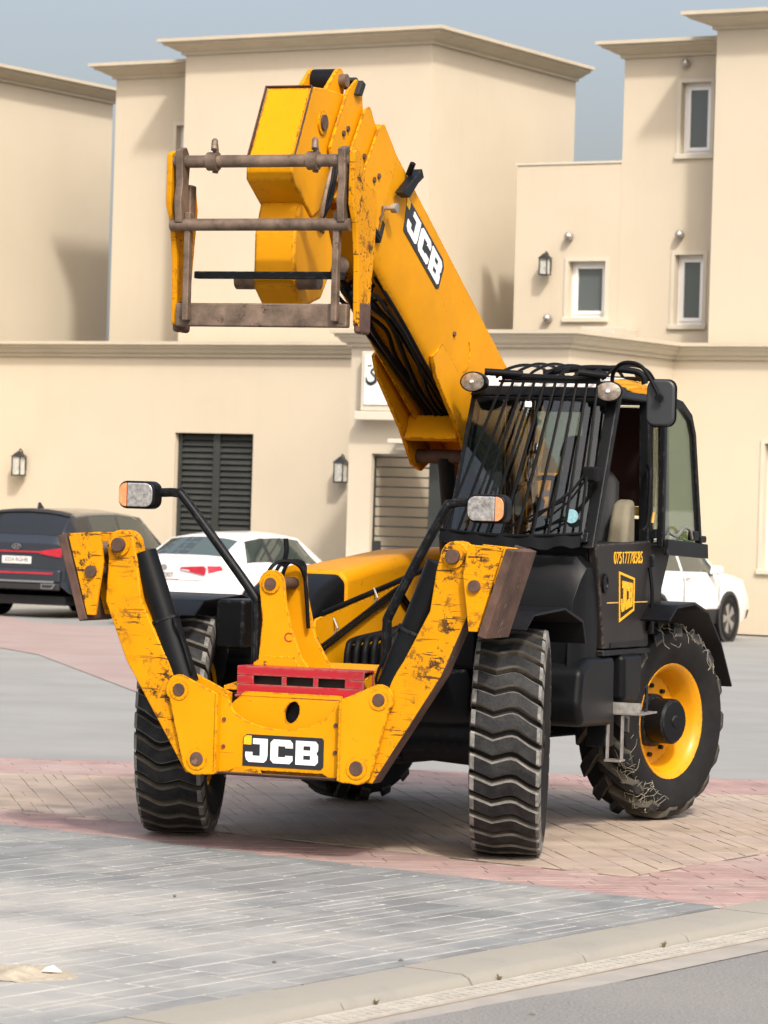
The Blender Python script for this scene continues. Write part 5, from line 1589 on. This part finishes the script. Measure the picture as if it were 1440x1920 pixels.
part(MB().box(-.60, .50, -.33, -.04, 1.0, 1.11), 'hose_backing', 'black_plastic', bevel=.01)  # added black block that darkens the yellow gaps between the hoses

# ------------------------------------------------------------------ cars (x forward, y to the left, z up; origin under the rear bumper)
def grid_car(name, label, loc, head, stations, paint, wheel_r, axles, track, mats):
    root = empty(name, loc, head)
    tag(root, label, 'car')
    ns, k = len(stations), len(stations[0][1])
    def P(si, rj, side):
        si = min(max(si, 0), ns - 1 - 1e-6)
        rj = min(max(rj, 0), k - 1 - 1e-6)
        i, j = int(si), int(rj)
        a, b = si - i, rj - j
        def g(ii, jj):
            x, rows = stations[ii]
            y, z = rows[jj][0], rows[jj][1]
            dx = rows[jj][2] if len(rows[jj]) > 2 else 0
            return Vector((x + dx, side * y, z))
        return (g(i, j) * (1 - b) + g(i, j + 1) * b) * (1 - a) + (g(i + 1, j) * (1 - b) + g(i + 1, j + 1) * b) * a
    mb = MB()
    sub = 3
    NS = (ns - 1) * sub + 1
    NR = (k - 1) * 2 + 1
    ids = {}
    for a in range(NS):
        for s in (1, -1):
            for b in range(NR):
                if s == -1 and b == NR - 1:
                    ids[(a, s, b)] = ids[(a, 1, b)]
                    continue
                ids[(a, s, b)] = len(mb.v)
                mb.v.append(tuple(P(a / sub, b / 2, s)))
    for a in range(NS - 1):
        for s in (1, -1):
            for b in range(NR - 1):
                q = (ids[(a, s, b)], ids[(a + 1, s, b)], ids[(a + 1, s, b + 1)], ids[(a, s, b + 1)])
                mb.f.append(q[::-1] if s == 1 else q)
                mb.m.append(0)
    # end caps
    for a, fl in ((0, False), (NS - 1, True)):
        for b in range(NR - 1):
            l0, l1, r0_, r1_ = ids[(a, 1, b)], ids[(a, 1, b + 1)], ids[(a, -1, b)], ids[(a, -1, b + 1)]
            q = (l0, l1, r1_, r0_) if l1 != r1_ else (l0, l1, r0_)
            mb.f.append(q[::-1] if fl else q)
            mb.m.append(0)
    body = mb.build('body', paint, root, smooth=38)
    def patch(nm, m, s0, s1, r0_, r1_, side, off=.006, n=5, parent=root, quad=None):
        """a panel lying on the body surface between stations and rows; quad = four (s, r) corners instead"""
        c = quad or [(s0, r0_), (s1, r0_), (s1, r1_), (s0, r1_)]
        pb = MB()
        for lay in (off, off - .005):
            for i in range(n + 1):
                for j in range(n + 1):
                    u, v = i / n, j / n
                    s_ = (c[0][0] * (1 - u) + c[1][0] * u) * (1 - v) + (c[3][0] * (1 - u) + c[2][0] * u) * v
                    r_ = (c[0][1] * (1 - u) + c[1][1] * u) * (1 - v) + (c[3][1] * (1 - u) + c[2][1] * u) * v
                    p = P(s_, r_, side)
                    e = 1e-3
                    t1 = P(s_ + e, r_, side) - P(s_ - e, r_, side)
                    t2 = P(s_, r_ + e, side) - P(s_, r_ - e, side)
                    nn = t1.cross(t2)
                    nn = nn.normalized() if nn.length > 1e-9 else Vector((0, 0, 1))
                    cen = Vector((p.x, 0, .7))
                    if nn.dot(p - cen) < 0:
                        nn = -nn
                    pb.v.append(tuple(p + nn * lay))
        m_ = (n + 1) ** 2
        for i in range(n):
            for j in range(n):
                q = (i * (n + 1) + j, (i + 1) * (n + 1) + j, (i + 1) * (n + 1) + j + 1, i * (n + 1) + j + 1)
                pb.f += [q, tuple(m_ + t for t in q[::-1])]
                pb.m += [0, 0]
        bd = [i * (n + 1) for i in range(n + 1)] + [n * (n + 1) + j for j in range(1, n + 1)] + [i * (n + 1) + n for i in range(n - 1, -1, -1)] + [j for j in range(n - 1, 0, -1)]
        for i in range(len(bd)):
            a_, b_ = bd[i], bd[(i + 1) % len(bd)]
            pb.f.append((a_, b_, m_ + b_, m_ + a_))
            pb.m.append(0)
        return pb.build(nm, m, parent, smooth=50)
    # wheels
    def wheel(x, sgn):
        ty = MB().lathe([(wheel_r * .66, -.10), (wheel_r * .72, -.115), (wheel_r * .9, -.118), (wheel_r * .985, -.10), (wheel_r, -.06), (wheel_r, .06), (wheel_r * .985, .10), (wheel_r * .9, .118), (wheel_r * .72, .115), (wheel_r * .66, .10)], 40).build('wheel', 'rubber', root, smooth=40)
        rm = MB().lathe([(wheel_r * .70, .095), (wheel_r * .68, .11), (wheel_r * .64, .10), (wheel_r * .62, .03), (.02, .02)], 36, 0)
        rim = rm.build('rim', 'car_black', ty, smooth=40)
        spk = MB()
        for q in range(5):
            for dq in (-.16, .16):
                an = 2 * math.pi * q / 5 + dq
                c_, s_ = math.cos(an), math.sin(an)
                tx, tz = -s_, c_
                r1_, r2_ = .05, wheel_r * .67
                w1, w2 = .022, .032
                spk.hexa([(c_ * r1_ - tx * w1, .03, s_ * r1_ - tz * w1), (c_ * r2_ - tx * w2, .06, s_ * r2_ - tz * w2), (c_ * r2_ + tx * w2, .06, s_ * r2_ + tz * w2), (c_ * r1_ + tx * w1, .03, s_ * r1_ + tz * w1),
                          (c_ * r1_ - tx * w1, .095, s_ * r1_ - tz * w1), (c_ * r2_ - tx * w2, .10, s_ * r2_ - tz * w2), (c_ * r2_ + tx * w2, .10, s_ * r2_ + tz * w2), (c_ * r1_ + tx * w1, .095, s_ * r1_ + tz * w1)])
        spk.lathe([(wheel_r * .70, .09), (wheel_r * .685, .108), (wheel_r * .65, .10)], 36)
        spk.lathe([(.07, .05), (.065, .10), (.001, .102)], 16)
        spk.build('spokes', 'car_silver', ty, smooth=35)
        ty.location = (x, sgn * (track / 2), wheel_r)
        ty.rotation_euler = (0, 0, 0 if sgn > 0 else math.pi)
        # dark wheel arch
        ar = MB().lathe([(wheel_r * 1.0, .0), (wheel_r * 1.16, .0), (wheel_r * 1.16, .02), (wheel_r * 1.0, .02)], 40, closed=True).build('wheel_arch', mats.get('arch', 'car_black'), root, smooth=40, loc=(x, sgn * (mats['w'] + .003) - (0 if sgn > 0 else .02), wheel_r * 1.03))
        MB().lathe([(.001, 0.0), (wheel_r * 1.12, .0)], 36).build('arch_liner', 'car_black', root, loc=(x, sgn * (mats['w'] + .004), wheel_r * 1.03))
    for x in axles:
        for sgn in (1, -1):
            wheel(x, sgn)
    # black underside
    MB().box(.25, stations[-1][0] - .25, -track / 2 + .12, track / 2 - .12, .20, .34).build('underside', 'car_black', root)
    return root, patch, P
def seven(w, zs, ws, dx=None):
    """rows: sill, lower, mid, belt, rail, roof, centre"""
    rows = []
    for i in range(7):
        rows.append((w * ws[i], zs[i]) + ((dx[i],) if dx else ()))
    return rows
WS = (.93, .99, 1.0, .955, .74, .42, 0)
def flat(w, zb, zt, k=1.0):
    return [(w * .92 * k, zb), (w * .985 * k, zb + .18), (w * k, zb + (zt - zb) * .6), (w * .95 * k, zt - .03), (w * .80 * k, zt), (w * .45 * k, zt + .012), (0, zt + .018)]
# white sedan
W = .89
sedan_st = [
    (0.00, [(W * .80, .42), (W * .86, .52), (W * .88, .75), (W * .84, .93), (W * .74, 1.01), (W * .42, 1.035), (0, 1.045)]),
    (0.16, [(W * .92, .30), (W * .97, .50), (W * .985, .74), (W * .93, .93), (W * .80, 1.025), (W * .45, 1.05), (0, 1.06)]),
    (0.52, [(W * .94, .26), (W * 1.0, .50), (W * 1.0, .75), (W * .95, .93), (W * .80, 1.03), (W * .45, 1.055), (0, 1.065)]),
    (1.12, [(W * .94, .24), (W * 1.0, .50), (W * 1.0, .76), (W * .96, .945), (W * .70, 1.33), (W * .40, 1.37), (0, 1.385)]),
    (1.60, [(W * .94, .23), (W * 1.0, .50), (W * 1.0, .76), (W * .96, .945), (W * .68, 1.385), (W * .40, 1.425), (0, 1.44)]),
    (2.30, [(W * .94, .23), (W * 1.0, .50), (W * 1.0, .76), (W * .96, .935), (W * .68, 1.40), (W * .40, 1.44), (0, 1.455)]),
    (2.75, [(W * .94, .23), (W * 1.0, .50), (W * 1.0, .76), (W * .96, .92), (W * .68, 1.36), (W * .40, 1.40), (0, 1.415)]),
    (3.45, [(W * .94, .23), (W * 1.0, .50), (W * 1.0, .75), (W * .95, .88), (W * .80, .965), (W * .45, .99), (0, 1.0)]),
    (4.25, [(W * .92, .24), (W * .98, .48), (W * .97, .68), (W * .90, .78), (W * .74, .83), (W * .42, .86), (0, .87)]),
    (4.60, [(W * .70, .30), (W * .74, .46), (W * .72, .60), (W * .66, .68), (W * .54, .72), (W * .3, .74), (0, .75)]),
]
HD = R(60.0)
sed, pt, SP = grid_car('sedan_car', 'white sedan parked behind the left front wheel', (-3.24, 50.8, -0.018), HD, sedan_st, 'car_white', .32, (.98, 3.68), 1.60, {'arch': 'car_white', 'w': .89})
for side in (-1, 1):
    pt('side_window', 'glass_car', 0, 0, 0, 0, side, quad=[(2.75, 3.12), (4.05, 3.12), (4.0, 3.92), (3.1, 3.92)])
    pt('side_window', 'glass_car', 0, 0, 0, 0, side, quad=[(4.2, 3.12), (6.55, 3.12), (5.95, 3.92), (4.15, 3.92)])
    pt('window_pillar', 'car_black', 0, 0, 0, 0, side, quad=[(4.06, 3.1), (4.19, 3.1), (4.14, 3.93), (4.01, 3.93)], off=.007, n=3)
    pt('rear_window', 'glass_car', 0, 0, 0, 0, side, quad=[(2.12, 4.25), (2.92, 4.12), (2.92, 6.0), (2.08, 6.0)], off=.005)
    pt('windscreen', 'glass_car', 0, 0, 0, 0, side, quad=[(6.1, 4.1), (6.95, 4.2), (6.95, 6.0), (6.1, 6.0)], off=.005)
    pt('tail_light', 'tail_red', 0, 0, 0, 0, side, quad=[(0.02, 2.45), (1.35, 2.75), (1.25, 3.05), (0.02, 3.1)], off=.012)
    pt('door_handle', 'car_white', 0, 0, 0, 0, side, quad=[(3.15, 2.62), (3.45, 2.62), (3.45, 2.74), (3.15, 2.74)], off=.02, n=2)
    pt('sill_trim', 'car_black', 0, 0, 0, 0, side, quad=[(2.2, .02), (7.2, .02), (7.2, .5), (2.2, .5)], off=.004)
    for q in ((2.75, 2.72), (4.12, 4.12), (6.25, 6.75)):
        pt('door_gap', 'car_black', 0, 0, 0, 0, side, quad=[(q[1], .3), (q[1] + .025, .3), (q[0] + .025, 3.1), (q[0], 3.1)], off=.0045, n=4)
# rear face pieces (the rear end is the flat cap at x = 0)
def rear(root, nm, m, y0, y1, z0, z1, x=-.012, t=.02, bev=.004, poly=None):
    pts = poly or [(y0, z0), (y1, z0), (y1, z1), (y0, z1)]
    return MB().prism(pts, 'x', x, x + t).build(nm, m, root, bevel=bev)
for s_ in (1, -1):
    rear(sed, 'tail_light', 'tail_red', 0, 0, 0, 0, poly=[(s_ * .28, .875), (s_ * .72, .80), (s_ * .745, .90), (s_ * .70, .94), (s_ * .30, .915)], x=-.02)
    rear(sed, 'tail_light_clear', 'tail_clear', 0, 0, 0, 0, poly=[(s_ * .30, .872), (s_ * .45, .845), (s_ * .45, .875), (s_ * .32, .885)], x=-.024)
rear(sed, 'number_plate', 'plate_white', -.26, .26, .73, .845)
text_obj('plate_number', '24 7007', .10, frame((-.016, 0, .79), (0, -1, 0), (0, 0, 1)), 'plate_ink', sed, .001)
rear(sed, 'boot_groove', 'car_black', -.66, .66, .715, .722, x=-.004, t=.02, bev=0)
rear(sed, 'rear_bumper', 'car_white', -.72, .72, .44, .66, x=-.05, t=.08, bev=.03)
em = MB()
em.tube([(-.02, .055 * math.cos(a), .905 + .038 * math.sin(a)) for a in [2 * math.pi * i / 20 for i in range(21)]], .006, 5, cap=False)
em.tube([(-.02, .022 * math.cos(a), .905 + .036 * math.sin(a)) for a in [2 * math.pi * i / 16 for i in range(17)]], .005, 5, cap=False)
em.tube([(-.02, .04 * math.cos(a), .922 + .014 * math.sin(a)) for a in [2 * math.pi * i / 16 for i in range(17)]], .005, 5, cap=False)
em.build('emblem', 'car_silver', sed, smooth=50)
# dark grey suv
W = .95
def suv_stations(lo=0.0):
    return [
        (0.00, [(W * .84, .50), (W * .90, .66), (W * .92, .90), (W * .89, 1.08), (W * .80, 1.15), (W * .45, 1.16), (0, 1.165)]),
        (0.10, [(W * .93, .40), (W * .98, .62), (W * .985, .90), (W * .955, 1.09), (W * .80, 1.38, .04), (W * .45, 1.42, .06), (0, 1.43, .06)]),
        (0.38, [(W * .95, .33), (W * 1.0, .60), (W * 1.0, .90), (W * .975, 1.09), (W * .76, 1.60), (W * .44, 1.655), (0, 1.67)]),
        (0.95, [(W * .95, .30), (W * 1.0, .60), (W * 1.0, .90), (W * .975, 1.075), (W * .74, 1.645), (W * .43, 1.69), (0, 1.705)]),
        (1.90, [(W * .95, .29), (W * 1.0, .60), (W * 1.0, .90), (W * .975, 1.06), (W * .735, 1.655), (W * .43, 1.70), (0, 1.715)]),
        (2.70, [(W * .95, .29), (W * 1.0, .60), (W * 1.0, .90), (W * .97, 1.05), (W * .735, 1.59), (W * .43, 1.64), (0, 1.655)]),
        (3.45, [(W * .95, .29), (W * 1.0, .60), (W * 1.0, .88), (W * .96, 1.03), (W * .82, 1.10), (W * .46, 1.125), (0, 1.135)]),
        (4.25, [(W * .94, .30), (W * .99, .58), (W * .98, .82), (W * .93, .96), (W * .78, 1.02), (W * .44, 1.05), (0, 1.06)]),
        (4.62, [(W * .84, .34), (W * .90, .52), (W * .88, .70), (W * .82, .82), (W * .68, .88), (W * .38, .90), (0, .91)]),
        (4.74, [(W * .62, .42), (W * .66, .52), (W * .64, .62), (W * .60, .70), (W * .5, .74), (W * .3, .75), (0, .76)]),
    ]
suv, pt, SP = grid_car('suv_car', 'dark grey suv seen from behind at the left edge', (-5.70, 53.2, -0.018), R(66.0), suv_stations(), 'car_grey', .36, (.95, 3.72), 1.72, {'w': .95})
for side in (-1, 1):
    pt('side_window', 'glass_dark', 0, 0, 0, 0, side, quad=[(2.15, 3.25), (2.85, 3.12), (2.85, 3.90), (2.3, 3.88)])
    pt('side_window', 'glass_car', 0, 0, 0, 0, side, quad=[(2.95, 3.10), (3.85, 3.08), (3.85, 3.92), (2.95, 3.90)])
    pt('side_window', 'glass_car', 0, 0, 0, 0, side, quad=[(3.95, 3.08), (5.75, 3.08), (5.15, 3.92), (3.95, 3.92)])
    pt('window_trim', 'car_silver', 0, 0, 0, 0, side, quad=[(2.2, 3.93), (5.2, 3.96), (5.2, 4.02), (2.15, 4.0)], off=.008)
    pt('rear_window', 'glass_dark', 0, 0, 0, 0, side, quad=[(0.55, 4.08), (1.85, 4.08), (1.85, 6.0), (0.5, 6.0)], off=.006)
    pt('windscreen', 'glass_car', 0, 0, 0, 0, side, quad=[(5.1, 4.1), (5.95, 4.15), (5.95, 6.0), (5.1, 6.0)], off=.005)
    pt('spoiler', 'car_black', 0, 0, 0, 0, side, quad=[(1.86, 4.0), (2.15, 4.0), (2.15, 6.0), (1.86, 6.0)], off=.03, n=3)
    pt('tail_light', 'tail_red', 0, 0, 0, 0, side, quad=[(0.0, 2.45), (1.25, 2.75), (1.5, 3.0), (0.0, 3.05)], off=.012)
    pt('sill_trim', 'car_black', 0, 0, 0, 0, side, quad=[(1.2, .02), (8.0, .02), (8.0, .7), (1.2, .7)], off=.01)
    rear(suv, 'tail_light', 'tail_red', 0, 0, 0, 0, poly=[(side * .42, 1.00), (side * .80, .95), (side * .83, 1.06), (side * .79, 1.10), (side * .42, 1.045)], x=-.025)
    rear(suv, 'exhaust', 'car_silver', 0, 0, 0, 0, poly=[(side * .48, .46), (side * .68, .46), (side * .74, .54), (side * .48, .54)], x=-.075)
    rear(suv, 'exhaust_tip', 'car_black', 0, 0, 0, 0, poly=[(side * .50, .475), (side * .66, .475), (side * .71, .527), (side * .50, .527)], x=-.08)
rear(suv, 'light_bar', 'tail_red', -.42, .42, 1.015, 1.04, x=-.02)
rear(suv, 'number_plate', 'plate_white', -.26, .26, .84, .955)
text_obj('plate_number', '2224 RGHB', .085, frame((-.016, 0, .90), (0, -1, 0), (0, 0, 1)), 'plate_ink', suv, .001)
rear(suv, 'rear_bumper', 'car_grey', -.80, .80, .56, .76, x=-.06, t=.09, bev=.03)
rear(suv, 'reflector', 'tail_red', -.68, .68, .685, .715, x=-.068)
rear(suv, 'bumper_trim', 'car_silver', -.70, .70, .555, .585, x=-.07)
rear(suv, 'bumper_valance', 'car_black', -.78, .78, .44, .553, x=-.05, t=.08, bev=.02)
em = MB()
em.tube([(-.022, .075 * math.cos(a), 1.105 + .038 * math.sin(a)) for a in [2 * math.pi * i / 22 for i in range(23)]], .007, 5, cap=False)
em.tube([(-.022, .035, 1.075), (-.022, .022, 1.135)], .007, 5).tube([(-.022, -.022, 1.075), (-.022, -.035, 1.135)], .007, 5).tube([(-.022, .028, 1.10), (-.022, -.028, 1.11)], .007, 5)
em.build('emblem', 'car_silver', suv, smooth=50)
MB().hexa([(.62, -.02, 1.70), (.80, -.02, 1.70), (.80, .02, 1.70), (.62, .02, 1.70), (.63, -.006, 1.80), (.69, -.006, 1.80), (.69, .006, 1.80), (.63, .006, 1.80)]).build('antenna_fin', 'car_black', suv, bevel=.008)
# white crossover at the right
cross_st = [(x, [(r[0], r[1] * .965) + tuple(r[2:]) for r in rows]) for x, rows in suv_stations()]
cro, pt, SP = grid_car('crossover_car', 'white crossover parked at the right behind the rear wheel', (2.76, 49.10, -0.018), R(62.0), cross_st, 'car_white', .35, (.88, 3.55), 1.72, {'w': .95})
for side in (-1, 1):
    pt('side_window', 'glass_car', 0, 0, 0, 0, side, quad=[(2.95, 3.10), (3.85, 3.08), (3.85, 3.92), (2.95, 3.90)])
    pt('side_window', 'glass_car', 0, 0, 0, 0, side, quad=[(3.95, 3.08), (5.75, 3.08), (5.15, 3.92), (3.95, 3.92)])
    pt('windscreen', 'glass_car', 0, 0, 0, 0, side, quad=[(5.1, 4.1), (5.95, 4.15), (5.95, 6.0), (5.1, 6.0)], off=.005)
    pt('rear_window', 'glass_dark', 0, 0, 0, 0, side, quad=[(0.55, 4.08), (1.85, 4.08), (1.85, 6.0), (0.5, 6.0)], off=.006)
    pt('sill_trim', 'car_black', 0, 0, 0, 0, side, quad=[(1.2, .02), (8.0, .02), (8.0, .75), (1.2, .75)], off=.012)
    pt('door_handle', 'car_silver', 0, 0, 0, 0, side, quad=[(3.95, 2.55), (4.15, 2.55), (4.15, 2.68), (3.95, 2.68)], off=.03, n=2)
    for q in (2.9, 3.9, 5.6):
        pt('door_gap', 'car_black', 0, 0, 0, 0, side, quad=[(q, .7), (q + .025, .7), (q + .025, 3.1), (q, 3.1)], off=.0045, n=4)
    mo = MB().hexa([(2.78, side * .93, 1.02), (2.92, side * .93, 1.02), (2.92, side * 1.13, 1.04), (2.78, side * 1.13, 1.04), (2.80, side * .95, 1.16), (2.90, side * .95, 1.16), (2.90, side * 1.12, 1.15), (2.80, side * 1.12, 1.15)])
    if side < 0:
        mo.f = [f[::-1] for f in mo.f]
    mo.build('door_mirror', 'car_white', cro, bevel=.03)
    MB().box(2.80, 2.90, min(side * .86, side * .95), max(side * .86, side * .95), 1.0, 1.05).build('mirror_foot', 'car_black', cro)
